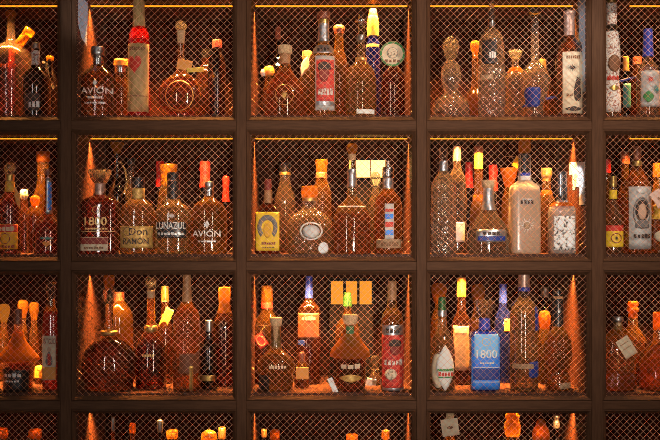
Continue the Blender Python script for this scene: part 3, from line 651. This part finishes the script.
B(2, 524.5, .085, [(155,5.4),(180,5.8),(182,8),(185,12.6),(188,14.4),(194,15),(254,15)], 'tall frosted square bottle engraved with an agave burst', 'g_frost', ('l_pale',190), sq=(4.5,.8),
  tops=[('cap','c_amber',[(140.5,5),(141,6.2),(151,6.2),(153,5.4)]),('neck_label','black',[(154,5.6),(155,6),(172,6.2),(173,5.9)]),('neck_band','blue_cap',[(173,6),(173.5,6.4),(176,6.4)]),('neck_band','white_paper',[(176,6.1),(176.5,6.5),(180,6.6)])],
  labs=[('agave_emblem','white_print',514,535,215,236,'star',[('agave_heart','tan_label',521,528,222,229,'ellipse')]),('name_plate','grey_label',520,530,199,205,'rect',[('lettering','ink',518,531,199.5,204.5,'L:4')])])
B(2, 546.5, .21, [(180,4),(192,4.4),(198,8),(206,10),(254,10)], 'amber bottle with a squat gold cap behind the carved white bottle', 'g_amber', ('l_amber',204), tops=[('cap','gold_foil',[(168,4.6),(168.5,5.6),(176,5.6),(178,4.4),(181,4.2)]),('collar','c_orange',[(190,4.6),(191,5.4),(195,6)])])
B(2, 562, .085, [(184,4.4),(202,5),(204,8),(207,12),(210,13.6),(254,13.8)], 'white carved-glass bottle with a dark slender neck', 'g_carve', ('l_clear',214), sq=(3,.85),
  tops=[('cap','black',[(171.5,3.6),(172,4.6),(178,4.8),(185,4.6)]),('neck_label','black',[(185,4.8),(186,5),(200,5.4)]),('shoulder_ring','c_orange',[(202.5,8),(203,9),(206,12.4)])],
  labs=[('carving','carve_print',551.5,572.5,216,250,'rect',[('carved_skull','white_card',553,562,218,230,'drop'),('carved_skull','white_card',562.5,571.5,219,231,'drop'),('carved_skull','white_card',554,564,233,248,'star'),('carved_skull','white_card',562.5,572,233,248,'drop')])])
B(2, 606.5, .21, [(172,3.6),(184,4),(190,7),(254,7)], 'red-capped bottle peeping over the yellow and red label', 'g_amber', ('l_amber',188), tops=[('cap','red_wax',[(159.5,3.4),(160,4.2),(173,4.4)])])
B(2, 613, .085, [(186,3.4),(204,4),(210,7),(216,9.6),(254,10)], 'clear bottle with a yellow label under a red band', 'g_clear', ('l_gold',214),
  tops=[('cap','gold_foil',[(176,2.8),(176.5,3.6),(187,3.8)])], labs=[('neck_label','yellow',608.8,617.2,190,199,'rect'),('front_label','yellow',603.8,622.4,227,247,'rect',[('red_band','red',604,622,225.5,231,'rect'),('emblem','red_dark',608,619,233,243,'ring'),('emblem','ink',611,616,235,241,'star')])])
B(2, 625, .215, [(163,4),(186,4.2),(192,7),(198,8.5),(254,8.5)], 'amber bottle with a brown cap behind the oval portrait bottle', 'g_amber', ('l_amber',170), tops=[('cap','wood_red',[(151.5,4),(152,4.8),(164,4.8)])])
B(2, 637, .085, [(160,4),(168,4.4),(174,7),(181,12),(188,13.8),(254,13.8)], 'tall bottle with a grey label framing an oval portrait', 'g_amber', ('l_gold',176),
  tops=[('cap','wood_red',[(146.5,2.8),(147,4),(155,4.4),(157,3.6),(161,3.8)]),('neck_ring','gold_foil',[(161,4.3),(162,4.8),(166,5)])],
  labs=[('front_label','grey_label',626,649,187,249,'rect',[('oval_frame','grey_mid',629,646.5,197,229,'ring'),('hair','ink',631,644.5,200,222,'ellipse'),('portrait','skin_tone',633.5,642,204,220,'ellipse'),('shoulders','grey_mid',631,645,220,228,'arch'),('lettering','ink',629,647,233,238,'L:5'),('crest','silver_ink',632,643,188,194,'leaf')])],
  tags=[(653.5,199,11,17,32,'pink',[('tag_print','ink_brown',-1.5,1.5,-1.5,1.5,'diamond')])])
B(2, 659, .20, [(176,5),(190,6),(197,10),(254,11)], 'orange bottle partly hidden by a pink paper tag', 'g_amber', ('l_orange',190), tops=[('cap','c_orange',[(163,5),(163.5,6),(177,6)])])
B(2, 660.5, .07, [(206,4.4),(212,5),(218,7.6),(226,8.8),(254,8.8)], 'round pale bottle tied at the neck with a golden cloth', 'g_straw', ('l_gold',220), tops=[('cloth_cover','gold_paper',[(204,4),(205,6.6),(208,7.4),(212,5.4),(214,6.6),(219,8.6)],{'ribs':(9,.14,-9,9)})], labs=[('front_label','cream',652.5,667,230,242,'ellipse')])

# ------------------------------------------------------------------ third row
B(3, 18, .085, [(324,3.6),(334,4.6),(340,7),(347,11.5),(354,17),(358,20),(360.5,20),(362,17),(365,14.5),(394,14)], 'dark bottle under a wide bell-shaped orange shoulder', 'g_amber', ('l_dark',362), 'decanter', 'decanter',
  tops=[('cap','wood_red',[(309,3),(309.5,4),(324,4.2)]),('bell','c_orange',[(331,4.8),(335,5.6),(341,8),(348,12.6),(354,18),(358,21),(360,21)])],
  labs=[('front_label','black',5,31,368,390,'rect',[('lettering','silver_ink',8,26,371,375,'L:4'),('fine_print','silver_ink',8,24,378,380,'L:6')])])
for x, dd, w, y, lb in ((4,.24,6,304,'amber bottle with a glowing bulb stopper at the edge of the third row'), (23,.23,5.4,300,'glowing amber bulb-stoppered bottle, the middle one over the bell shoulder'), (34,.24,5,302,'glowing amber bulb-stoppered bottle beside the clear-stoppered figure label')):
    B(3, x, dd, [(y+17,3),(y+26,3.2),(y+34,5),(394,5)], lb, 'g_amber', ('l_amber',y+34), tops=[('stopper','stopper_glow' if x == 4 else 'c_amber',[(y,w*.5),(y+2,w*.95),(y+8,w),(y+13,w*.7),(y+18,3)],{'it':2})])
B(3, 51, .085, [(299,3.6),(306,4),(311,6.5),(318,8.2),(394,8.2)], 'slim bottle with a clear stopper and a tall label of a standing figure', 'g_amber', ('l_red',312), sq=(3,.9),
  tops=[('stopper','c_cut',[(282,3.2),(283,4.6),(290,4.8),(296,3.6),(300,3.6)])],
  labs=[('front_label','cream',43.9,58,335,379,'rect',[('lettering','red_dark',44.4,57.4,337.5,343.5,'T:ANTIGUO'),('figure_coat','grey_mid',46.5,56,350,365,'drop'),('figure_face','skin_tone',49.5,53.5,346,351,'ellipse'),('figure_sash','red',50,53,353,364,'rect'),('label_base','orange_paper',44.2,57.8,366,378,'rect')])])
B(3, 39, .19, [(376,4),(380,5),(394,6)], 'short yellow bottle low behind the standing figure label', 'g_straw', ('l_gold',380), tops=[('cap','gold_paper',[(366,3),(367,4.2),(377,4.4)])])
B(3, 109, .09, [(303,3.6),(330,4),(336,6),(339,11),(344,19),(352,24.6),(362,27.6),(373,27.6),(383,24),(390,18),(394,13)], 'clear globe flask with a ball neck and amber cap', 'g_globe', ('l_amber',340), 'decanter', 'decanter', sq=(2,.75),
  tops=[('cap','c_amber',[(275.5,4.5),(276,5.6),(286,5.4),(288,3.6)]),('neck_ball','c_glass',[(287.5,3.6),(290,6),(296,7.4),(301,6),(304,4)],{'it':2}),('collar','gold_foil',[(330,5),(331,9.5),(333,9.8),(335,7)])])
B(3, 119, .22, [(300,5),(305,9),(312,13.4),(322,14.4),(394,14.4)], 'broad amber-shouldered bottle behind the globe flask', 'g_amber', ('l_orange',308), tops=[('cap','wood_red',[(292,4),(292.5,5.4),(301,5.4)])])
B(3, 151, .118, [(291,3),(328,3.6),(332,7),(337,11),(345,14.6),(358,15.4),(394,14.6)], 'dark round bottle with a long gold neck and ringed ball stopper', 'g_brown', ('l_dark',340), sq=(2.1,.85),
  tops=[('stopper','c_glass',[(277.5,2),(279,4.6),(284,6.2),(288.5,4.6),(291,3.2)],{'it':2}),('cork','cork_light',[(290.5,3.6),(291,4.2),(298,3.8)]),('neck_foil','l_gold',[(298,3.6),(300,4),(326,4.4)]),('collar','gold_foil',[(325,5),(326,6.4),(329,7),(332,6)])],
  labs=[('name_print','gold_ink',150,151,350,350.4,'rect',[('lettering','gold_ink',144,157,352,355,'L:5')])])
B(3, 165, .2, [(300,3.4),(318,4),(326,8),(394,9)], 'bottle with a yellow paper tag at its neck behind a tall amber bottle', 'g_brown', ('l_amber',326), tops=[('cap','gold_foil',[(286,3),(286.5,4),(301,4)])], tags=[(167,318,8.5,21,-24,'gold_paper')])
B(3, 187, .085, [(300,4.6),(304,6),(309,10.5),(316,13.2),(326,14),(394,14)], 'tall amber-filled bottle with a long brown foil neck', 'g_amber', ('l_gold',308),
  tops=[('foil_cap','wood_tan',[(274,3.2),(274.5,4),(288,4.2),(302,5.2)])], labs=[('front_label','rust_label',181,200,352,372,'rect'),('strip_label','gold_foil',191.5,195,364,390,'rect')])
B(3, 224.5, .16, [(298,5),(306,5.4),(313,7.5),(320,11),(328,12),(394,12)], 'dark bottle with a tall glowing amber cap near the partition', 'g_brown', ('l_dark',320), tops=[('cap','c_amber',[(287,5),(287.6,6),(298,6),(306,5.6),(313,7.6)])])
B(3, 209, .1, [(330,3.6),(338,4),(346,7.5),(354,8.4),(394,8.4)], 'small dark bottle with a gilt foot label between the amber and dark bottles', 'g_dark', ('l_dark',350), tops=[('cap','pewter',[(320,3.2),(320.5,4.2),(331,4.2)])], labs=[('front_label','gold_foil',202,216,374,380,'rect')])
B(3, 267, .21, [(306,5.4),(312,6),(318,10),(326,13.6),(334,14.4),(394,14.4)], 'tall amber bottle with a glowing orange cap behind the corked flat-shouldered flask', 'g_amber', ('l_amber',318),
  tops=[('cap','c_amber',[(285.5,4.6),(286,5.6),(302,5.6),(303,5.2)]),('neck_band','red',[(302,5.4),(303,5.8),(308,5.9)])], tags=[(262,339,10,14,35,'red',[('tag_rim','gold_ink',-4,4,-5.5,5.5,'ring')])])
B(3, 276, .085, [(325,5),(348,5.6),(351,8),(355,14),(361,18.4),(367,19.4),(371,18.6),(373,17),(394,17)], 'flat-shouldered flask with a cork, golden top half and dark foot', 'g_straw', ('l_gold',352), 'decanter', 'decanter', sq=(2,.8),
  tops=[('cork','cork_light',[(317.5,5.4),(318,6.4),(324,6),(326,5)]),('neck_liner','cork',[(326,4.2),(327,4.4),(348,4.4)])], labs=[('name_print','black',273,274,360,360.4,'rect',[('lettering','cream',270,287,363,366.5,'L:6')]),('front_label','black',259.5,270,373.5,391,'rect')])
B(3, 309, .205, [(296,3.6),(301,5),(305,9),(310,11.6),(318,12),(394,12)], 'red-brown bottle with a dark blue cap, standing tall', 'g_brown', ('l_amber',306), tops=[('cap','blue_cap',[(276,2.6),(276.5,3.4),(284,3.6),(298,4.2)])], labs=[('front_label','rust_label',298.5,319,312,338,'rect',[('lettering','cream',302,316,315,319,'L:5')]),('corner_label','blue_dark',298,305,339,344,'rect')])
B(3, 302, .125, [(360,3),(366,5.5),(374,7.4),(394,7.4)], 'small round amber bottle with a square tan tag', 'g_amber', ('l_amber',372), tops=[('cap','wood_red',[(352,2.6),(352.5,3.4),(361,3.4)])], tags=[(302.5,372,12.5,12,0,'orange_paper')])
B(3, 350, .085, [(323,5.6),(330,6),(335,8),(342,12),(348,17.5),(353,19.6),(356,19.6),(358,16.4),(362,15.6),(394,15.6)], 'bell-shouldered amber decanter with a broad cork and gold lettering', 'g_amber', ('l_dark',357), 'decanter', 'decanter',
  tops=[('cork','cork_light',[(314.5,7),(315,8),(321,7.4),(324,6)]),('bell','c_orange',[(333,8.2),(338,10.4),(343,13.4),(348,18.2),(353,20.2),(356,20.2)],{'it':1})],
  labs=[('neck_label','green_foil',346,354,325,344,'rect'),('front_label','gold_label',339,362,372,380,'leaf',[('lettering','cream',340,361,361.5,366.5,'L:3')])])
B(3, 347.5, .2, [(306,3.4),(315,4),(322,10),(330,13),(394,13)], 'bottle with a green foil cap behind the bell-shouldered decanter', 'g_amber', ('l_amber',324), tops=[('foil_cap','green_foil',[(292.5,3),(293,3.8),(306,4.4)])])
B(3, 375, .17, [(368,3),(372,4),(378,6),(394,6.4)], 'small clear bottle with a cut glass stopper and folded cream tag', 'g_clear', ('l_pale',380), tops=[('stopper','c_cut',[(355.5,2),(357,4),(361,4.4),(365,2.6),(369,2.8)])], tags=[(370.5,384,10,13,-14,'white_paper')])
B(3, 392, .085, [(299,4.2),(308,5),(312,8),(317,10.6),(323,11.4),(394,11.6)], 'clear slim bottle with a bright red portrait label and silver shoulder', 'g_straw', ('l_gold',316),
  tops=[('foil_cap','wood_tan',[(281,3.4),(281.5,4.4),(297,4.6),(300,4.4)])],
  labs=[('shoulder_label','silver_foil',382,403.4,324,335,'rect',[('lettering','ink',385,400,327,332,'L:4')]),('front_label','red_print',381.5,403.6,334,388,'rect',[('portrait','red_dark',389,400,340,354,'ellipse'),('hair','ink',388,400.5,338,345,'arch'),('lettering','white_print',383.5,402,357,363.5,'L:5'),('mouth_crest','cream_print',384,396,367,378,'ellipse'),('base_band','silver_foil',381.6,403.4,386,389,'rect')])])
B(3, 412, .2, [(330,4),(345,5),(394,6)], 'thin clear bottle in the corner next to the red portrait label', 'g_brown', ('l_dark',345), tops=[('cap','pewter',[(320,3),(321,4.2),(331,4.2)])])
B(3, 442, .085, [(316,3.8),(326,4.4),(334,7.5),(342,11.5),(350,13),(394,13)], 'clear bottle with a green foil cap and white leaf-shaped label', 'g_clear', ('l_pale',336),
  tops=[('foil_cap','green_foil',[(297,3),(297.5,3.8),(310,4.2)]),('neck_band','silver_foil',[(310,4.2),(310.5,4.5),(316,4.6)])],
  labs=[('round_label','cream',430,443,352,386,'ellipse'),('leaf_label','white_paper',434.5,453,343.5,389,'leaf',[('green_band','green',436,452.2,367,369.4,'rect'),('lettering','red',436.5,452,369.8,374.2,'L:5'),('green_band','green',436.5,451.5,374.6,376,'rect')])])
B(3, 461.5, .19, [(296,3.8),(312,4.4),(318,8),(326,10.4),(394,10.6)], 'brown bottle with an orange paper cap and tall beige label', 'g_brown', ('l_amber',318), tops=[('paper_cap','orange_cap',[(277.5,3.6),(278,4.4),(295,4.8),(297,4.2)])], labs=[('front_label','tan_label',452.5,468,325,369,'rect',[('label_rim','cream',454,466,328,332,'rect')])])
B(3, 484.5, .08, [(318,4.6),(328,5),(330,8),(332,12),(334,14),(338,14.6),(394,18)], 'square clear bottle with a bright blue label, white numerals and flared glass stopper', 'g_blue', ('l_clear',338), sq=(4.5,.65),
  tops=[('stopper','c_cut',[(299.5,9.2),(300,9.8),(306,9.2),(316,6.4),(318,5)],{'n':4,'it':0}),('neck_wrap','blue_cap',[(318,5),(318.5,5.5),(329,5.8)])],
  labs=[('front_label','blue',470.4,499,331,388,'rect',[('upper_panel','blue_light',473,497,333,355,'rect'),('crest','cream',480.5,489,337,345,'ring'),('lettering','white_card',475,495.5,348.5,357,'T:1800'),('fine_print','white_paper',478,492.5,360.5,362.5,'L:6'),('lower_panel','blue_dark',472,498,367,378,'rect'),('label_line','white_paper',472,498,365.5,366.2,'rect'),('label_line','white_paper',471.5,498.5,380,380.7,'rect')])])
B(3, 503, .22, [(302,3.6),(308,4.4),(316,8),(324,9),(394,9)], 'blue bottle with a small orange label behind the bright blue label', 'g_blue', ('c_blue',316), tops=[('cap','blue_cap',[(284,2.8),(284.5,3.6),(303,4.2)])], labs=[('front_label','orange_paper',502.5,509.8,318,331,'rect')])
B(3, 524, .085, [(286,5),(296,5.4),(301,8),(306,12),(312,13.8),(320,14),(394,14)], 'tall clear bottle with a foil neck and blue-printed foot', 'g_clear', ('l_pale',312),
  tops=[('foil_cap','pink_foil',[(272,4.6),(272.5,5.4),(287,5.6)]),('neck_band','blue_cap',[(287,5.3),(287.5,5.8),(291,5.9)])],
  labs=[('side_print','blue_dark',533,537.6,306,330,'rect'),('foot_print','blue_dark',526,537.4,360,376,'round'),('base_band','tan_label',511,531,362,367,'rect')])
B(3, 544.5, .21, [(328,5),(334,6),(341,9),(394,10)], 'bottle with a rounded amber glass stopper behind the ribbed dome bottle', 'g_amber', ('l_gold',340), tops=[('stopper','c_orange',[(310.5,2),(312,5),(318,6.4),(324,5.6),(329,4.6)],{'it':2})])
B(3, 558, .085, [(322,4.8),(328,5.4),(332,8.5),(338,11.6),(346,13),(364,13),(368,11),(372,9.4),(376,11.4),(383,12.4),(394,12)], 'ribbed dome-topped bottle with a black neck and narrow waist', 'g_straw', ('l_gold',336), 
  tops=[('cap','black',[(289.5,3.6),(290,4.6),(296,4.8),(297,4.4)]),('neck_label','black',[(297,4.6),(298,5),(326,5.6)]),('neck_ring','wood_tan',[(296,4.4),(296.4,5.2),(298.5,5.2)])], ribs=(20,.08,330,366),
  labs=[('front_label','tan_label',557,569,381,387,'rect'),('neck_mark','silver_ink',555.5,560.5,308,315,'star')])
for i, (x, dd, y, w, lb) in enumerate(((439,.25,283,8,'amber knob-stoppered bottle at the back over the green foil cap'), (478,.26,284,7,'amber knob-stoppered bottle at the back between orange cap and flared stopper'))):
    B(3, x, dd, [(y+20,4),(y+28,5),(y+36,9),(394,9.5)], lb, 'g_amber', ('l_orange',y+36), tops=[('stopper','c_orange',[(y,w*.4),(y+2,w*.9),(y+8,w),(y+15,w*.8),(y+21,4)],{'it':2})])
B(3, 545, .28, [(296,3.6),(304,4),(312,8),(394,9)], 'dark bottle with a steel cap at the back between foil neck and black neck', 'g_dark', ('l_dark',315), tops=[('cap','pewter',[(287,3),(287.5,4),(297,4)])])
B(3, 618, .085, [(321,4),(328,5),(332,10),(338,15.5),(347,18),(358,18),(372,17),(384,18),(394,17)], 'round-shouldered amber flask with a tilted cream tag', 'g_amber', ('l_orange',372), sq=(2.1,.8),
  tops=[('cap','pewter',[(316.5,4),(317,5.4),(321,5.6),(322,4.4)]),('cork','cork_light',[(322,3.6),(323,3.8),(330,3.6)])], tags=[(622,345.5,13.5,20,32,'cream',[('tag_print','tan_label',-4.5,4.5,-5,-4,'rect'),('tag_print','tan_label',-4.5,4.5,0,1,'rect')])])
B(3, 633, .2, [(317,4.4),(326,5),(334,10),(342,14),(394,14.6)], 'amber bottle with a stacked-ring amber stopper', 'g_amber', ('l_amber',336), tops=[('stopper','c_orange',[(301,3),(302,5),(305,5.4),(306.5,4.2),(308,5.4),(311,5.6),(312.5,4.2),(318,4.6)],{'it':0})])
B(3, 659, .1, [(328,5),(340,6),(346,8),(353,12),(362,18),(372,20),(394,20)], 'wide amber decanter with a straight orange neck at the end of the third row', 'g_amber', ('l_orange',346), 'decanter', 'decanter', tops=[('stopper','c_orange',[(312,4.6),(313,6),(327,6),(330,5.2)])])

# ------------------------------------------------------------------ bottom row: only the tops rise into view
def low(x, d, y, w, cap, h, lb, gl='g_amber', lq='l_amber', shape=None, **kw):
    s = shape or [(y, w*.7), (y+.8, w), (y+h-1, w), (y+h, w*.85)]
    B(4, x, d, [(y+h, w*.7), (y+h+14, w*.75), (y+h+24, 8.5), (y+h+34, 9.5), (534, 9.5)], lb, gl, (lq, y+h+24), tops=[('stopper', cap, s, {'it': 1})], **kw)
low(1, .1, 428, 7, 'c_orange', 10, 'amber-stoppered bottle at the very edge of the bottom row')
low(35, .1, 429, 6.6, 'c_orange', 9, 'amber-stoppered bottle rising beside the edge bottle of the bottom row')
low(113, .12, 417, 2, 'pewter', 14, 'bottle with a needle-thin pewter stopper in the bottom row', 'g_brown')
low(132.5, .12, 423, 3.2, 'c_orange', 10, 'bottle with a small orange stopper beside the needle-thin pewter one', 'g_brown')
low(160, .14, 420, 3, 'pewter', 12, 'dull steel-stoppered bottle between an orange stopper and an amber hoop', 'g_dark', 'l_dark')
low(172, .2, 430, 6, 'c_amber', 8, 'bottle with a thick hooped amber top in the bottom row')
low(209, .15, 431, 7.5, 'c_amber', 8, 'broad amber domed stopper next to a gilt cap, bottom row', shape=[(430, 2), (431, 5), (434, 8), (439, 8)])
low(222, .2, 427, 4, 'gold_foil', 12, 'gilt-capped bottle near the partition in the bottom row')
low(275, .1, 430, 5, 'c_orange', 10, 'lone orange-stoppered bottle below the yellow-footed flask')
low(264, .22, 429, 3, 'gold_foil', 8, 'faint gilt-capped bottle beside a lone orange stopper', 'g_dark', 'l_dark')
low(385.5, .12, 430, 4, 'c_amber', 9, 'bottle with a small bright amber stopper below the red portrait label')
low(352, .24, 434, 6, 'c_orange', 8, 'dim orange-topped bottle below the bell-shouldered decanter', 'g_brown', 'l_dark')
low(450, .1, 412, 4, 'cork_light', 9, 'corked bottle hung with a square cream tag, bottom row', tags=[(449.5, 426.5, 17, 17, 8, 'cream', [('lip_print','ink_brown',-3.2,3.2,-1.6,2,'leaf')])])
low(512.5, .14, 414, 8, 'c_amber', 22, 'ornate amber stoppered bottle with a wide fluted top', shape=[(413, 5), (415, 7.6), (420, 6), (424, 8), (430, 8.4), (436, 6.5)])
low(541, .1, 420, 8, 'c_orange', 18, 'bottle with a pear-shaped orange stopper in the bottom row', shape=[(419, 2), (421, 4.6), (425, 5), (430, 8), (436, 9), (440, 8)])
low(556.5, .21, 415, 3, 'silver_foil', 13, 'bottle with a whitish beaded stopper beside the pear-shaped one', 'g_smoke', 'l_dark', shape=[(414.5, 2), (416, 3), (418, 3.2), (420, 2.2), (422, 3.2), (426, 3.4), (428, 2.6)])

# ------------------------------------------------------------------ glow boxes, a paper strip and daylight stand-ins
def glowbox(row, x, d, panes, y0, y1, label, glow, foot=4):  # added dark box whose emissive panes stand in for bright glows
    k = sc(d); zb = shelf_z(row); t = thing('glowbox', label, 'glowbox', (wx(x, d), d, zb))
    Z = lambda py: wz(py, d) - zb
    xa, xb = min(p[0] for p in panes) - 3, max(p[1] for p in panes) + 3
    bm = box_bm((xa-x)*k, (xb-x)*k, -.012, .012, 0, .008, .001)
    link('base', bm, 'soot', t, smooth=False)
    link('roof', box_bm((xa-x)*k, (xb-x)*k, -.013, .013, Z(y0), Z(y0-2.4), .001), 'soot', t, smooth=False)
    link('lower_body', box_bm((xa+1.5-x)*k, (xb-1.5-x)*k, -.010, .010, .008, Z(y1), .001), 'soot', t, smooth=False)
    edges = sorted({p[0] for p in panes} | {p[1] for p in panes})
    for i, (a, b) in enumerate(panes):
        link('pane', box_bm((a-x)*k, (b-x)*k, -.011, .009, Z(y1), Z(y0)), glow[i], t, smooth=False)
    xs = [xa] + [v for p in panes for v in p] + [xb]
    for a, b in zip(xs[::2], xs[1::2]):
        if b - a > .3: link('post', box_bm((a-x)*k, (b-x)*k, -.012, .012, Z(y1), Z(y0)), 'soot', t, smooth=False)
    return t
glowbox(2, 370.5, .29, [(356,370),(371,385)], 160.5, 177.5, 'small added square box glowing yellow-white behind the chrome pourer bottle', ('box_glow', 'box_glow'))
glowbox(3, 351, .27, [(331,343),(346,357),(359.5,371.5)], 281, 304, 'added black box with three glowing amber panes behind the bell-shouldered decanter', ('pane_glow', 'pane_glow', 'pane_glow'))
def card(name, row, x, y, w, h, deg, d, mat, label, cat):
    k = sc(d); o = thing(name, label, cat, (wx(x, d), d, shelf_z(row)))
    F = Flat((0, wz(y, d) - shelf_z(row)), math.radians(deg), 0)
    return o, F, k
o, F, k = card('price_strip', 3, 333, 386, 5, 18, 24, .045, 'white_card', 'narrow white paper strip leaning beside the bell-shouldered decanter', 'paper')
link('paper', patch_bm(F, -2.6*k, 2.6*k, -8.6*k, 8.6*k, 'rect', 0), 'white_card', o)
def board(label, X, sgn, pts):  # added pale sheet shaped like daylight falling on a compartment side
    o = thing('side_daylight', label, 'daylight_stand_in', (0, 0, 0)); bm = bmesh.new()
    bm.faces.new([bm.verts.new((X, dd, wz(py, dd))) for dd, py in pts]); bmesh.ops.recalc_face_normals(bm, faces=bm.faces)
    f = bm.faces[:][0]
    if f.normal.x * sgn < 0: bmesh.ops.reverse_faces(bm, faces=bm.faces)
    bmesh.ops.solidify(bm, geom=bm.faces[:], thickness=.0008); link('daylight_sheet', bm, 'daylight_grey', o, smooth=False)
board('pale grey stand-in for daylight on the compartment side beside the tall cream-labelled bottle', fx(587.5) - .0004, -1, ((.024, -4), (.105, -4), (.10, 92), (.024, 92)))
board('pale grey stand-in for daylight with a slanted lower edge, above the smoky pewter-capped bottle', fx(76) + .0004, 1, ((.022, -4), (.135, -4), (.115, 46), (.06, 38), (.022, 24)))
# white sheet added in the shape of a daylight patch, side wall, second row
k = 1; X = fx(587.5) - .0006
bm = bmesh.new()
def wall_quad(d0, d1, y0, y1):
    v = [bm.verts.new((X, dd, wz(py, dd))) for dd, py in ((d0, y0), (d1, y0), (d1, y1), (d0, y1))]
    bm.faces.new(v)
o = thing('daylight_patch', 'white T-shaped stand-in for daylight on the compartment side beside the carved white bottle', 'paper', (0, 0, 0))
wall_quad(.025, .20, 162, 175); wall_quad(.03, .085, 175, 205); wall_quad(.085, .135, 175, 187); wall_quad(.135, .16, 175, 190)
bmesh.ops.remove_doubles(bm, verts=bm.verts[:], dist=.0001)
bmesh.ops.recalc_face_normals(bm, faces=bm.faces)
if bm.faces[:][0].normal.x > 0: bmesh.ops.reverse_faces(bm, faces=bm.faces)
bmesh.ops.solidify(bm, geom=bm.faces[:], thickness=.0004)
link('daylight_patch_sheet', bm, 'white_card', o, smooth=False)

for i, a in enumerate(PLAN):
    for b in PLAN[i+1:]:
        if a[0] != b[0]: continue
        rx, ry = a[4] + b[4], a[4]*a[5] + b[4]*b[5]
        q = math.hypot((a[2]-b[2]) / rx, (a[3]-b[3]) / ry)
        if q < .97: print('OVERLAP %.2f' % q, a[0], '|', a[1][:50], '|', b[1][:50])
    if a[3] + a[4]*a[5] > DEPTH or a[3] - a[4]*a[5] < .021: print('DEPTH', a[1], a[3], a[4]*a[5])
# ------------------------------------------------------------------ camera, room light
cam = bpy.data.cameras.new('camera'); cam.lens = 950 / 660 * 36; cam.sensor_width = 36
co = bpy.data.objects.new('camera', cam); C.objects.link(co); co.location = (0, -D, ZC); co.rotation_euler = (PI/2, 0, 0)
cam.shift_y = (CY - 220) / 660
bpy.context.scene.camera = co
cam.clip_start = .05
w = bpy.data.worlds.new('room'); bpy.context.scene.world = w; w.use_nodes = True
w.node_tree.nodes['Background'].inputs[0].default_value = (1.0, .72, .55, 1); w.node_tree.nodes['Background'].inputs[1].default_value = .03
def lamp(name, kind, loc, aim, energy, color, **kw):
    l = bpy.data.lights.new(name, kind); l.energy = energy; l.color = color
    for k, v in kw.items(): setattr(l, k, v)
    o = bpy.data.objects.new(name, l); C.objects.link(o); o.location = loc
    o.rotation_euler = (Vector(aim) - Vector(loc)).to_track_quat('-Z', 'Y').to_euler(); return o
lamp('ceiling_lamp_light', 'SPOT', (1.35, -1.7, 3.2), (.60, 0, 2.0), 165, (1, .83, .68), spot_size=math.radians(56), spot_blend=1.0, shadow_soft_size=.05)
lamp('counter_lamp_light', 'SPOT', (.40, -3.0, 1.44), (.13, 0, 1.76), 200, (1, .85, .70), spot_size=math.radians(37), spot_blend=1.0, shadow_soft_size=.07)
lamp('window_daylight', 'AREA', (.62, -3.6, 1.75), (.1, 0, 1.7), 16, (.98, .97, .95), shape='RECTANGLE', size=.09, size_y=2.2)
lamp('window_daylight_side', 'AREA', (-1.35, -3.0, 1.8), (.3, 0, 1.7), 8, (.98, .97, .95), shape='RECTANGLE', size=.09, size_y=2.0)
lamp('added_spot_on_patch', 'SPOT', (-2.4, -3.0, 1.95), (.724, .105, wz(182, .105)), 1500, (.93, .96, 1.0), spot_size=math.radians(1.25), spot_blend=.2, shadow_soft_size=.006)  # narrow spot added to whiten the daylight-patch sheet
lamp('added_spot_on_side', 'SPOT', (-2.4, -3.0, 1.95), (.70, .05, wz(45, .06)), 420, (.88, .94, 1.0), spot_size=math.radians(3.2), spot_blend=.5, shadow_soft_size=.02)  # narrow spot added to brighten the pale top-row sheet
lamp('added_spot_by_pewter_cap', 'SPOT', (2.2, -3.0, 2.0), (-.71, .06, wz(20, .06)), 420, (.88, .94, 1.0), spot_size=math.radians(2.4), spot_blend=.4, shadow_soft_size=.02)  # spot added from the other side for the slanted pale sheet
s = bpy.context.scene
s.view_settings.view_transform = 'Standard'; s.view_settings.look = 'None'; s.view_settings.gamma = 1; s.view_settings.exposure = 0
s.view_settings.use_curve_mapping = False
s.cycles.max_bounces = 14; s.cycles.transmission_bounces = 12; s.cycles.transparent_max_bounces = 24; s.cycles.glossy_bounces = 5; s.cycles.diffuse_bounces = 4
s.cycles.sample_clamp_indirect = 4.0; s.cycles.caustics_reflective = False; s.cycles.caustics_refractive = False
s.cycles.use_denoising = True; s.cycles.denoising_prefilter = 'NONE'; s.cycles.denoising_input_passes = 'RGB_ALBEDO_NORMAL'; s.cycles.use_adaptive_sampling = False
s.cycles.filter_width = 0.9
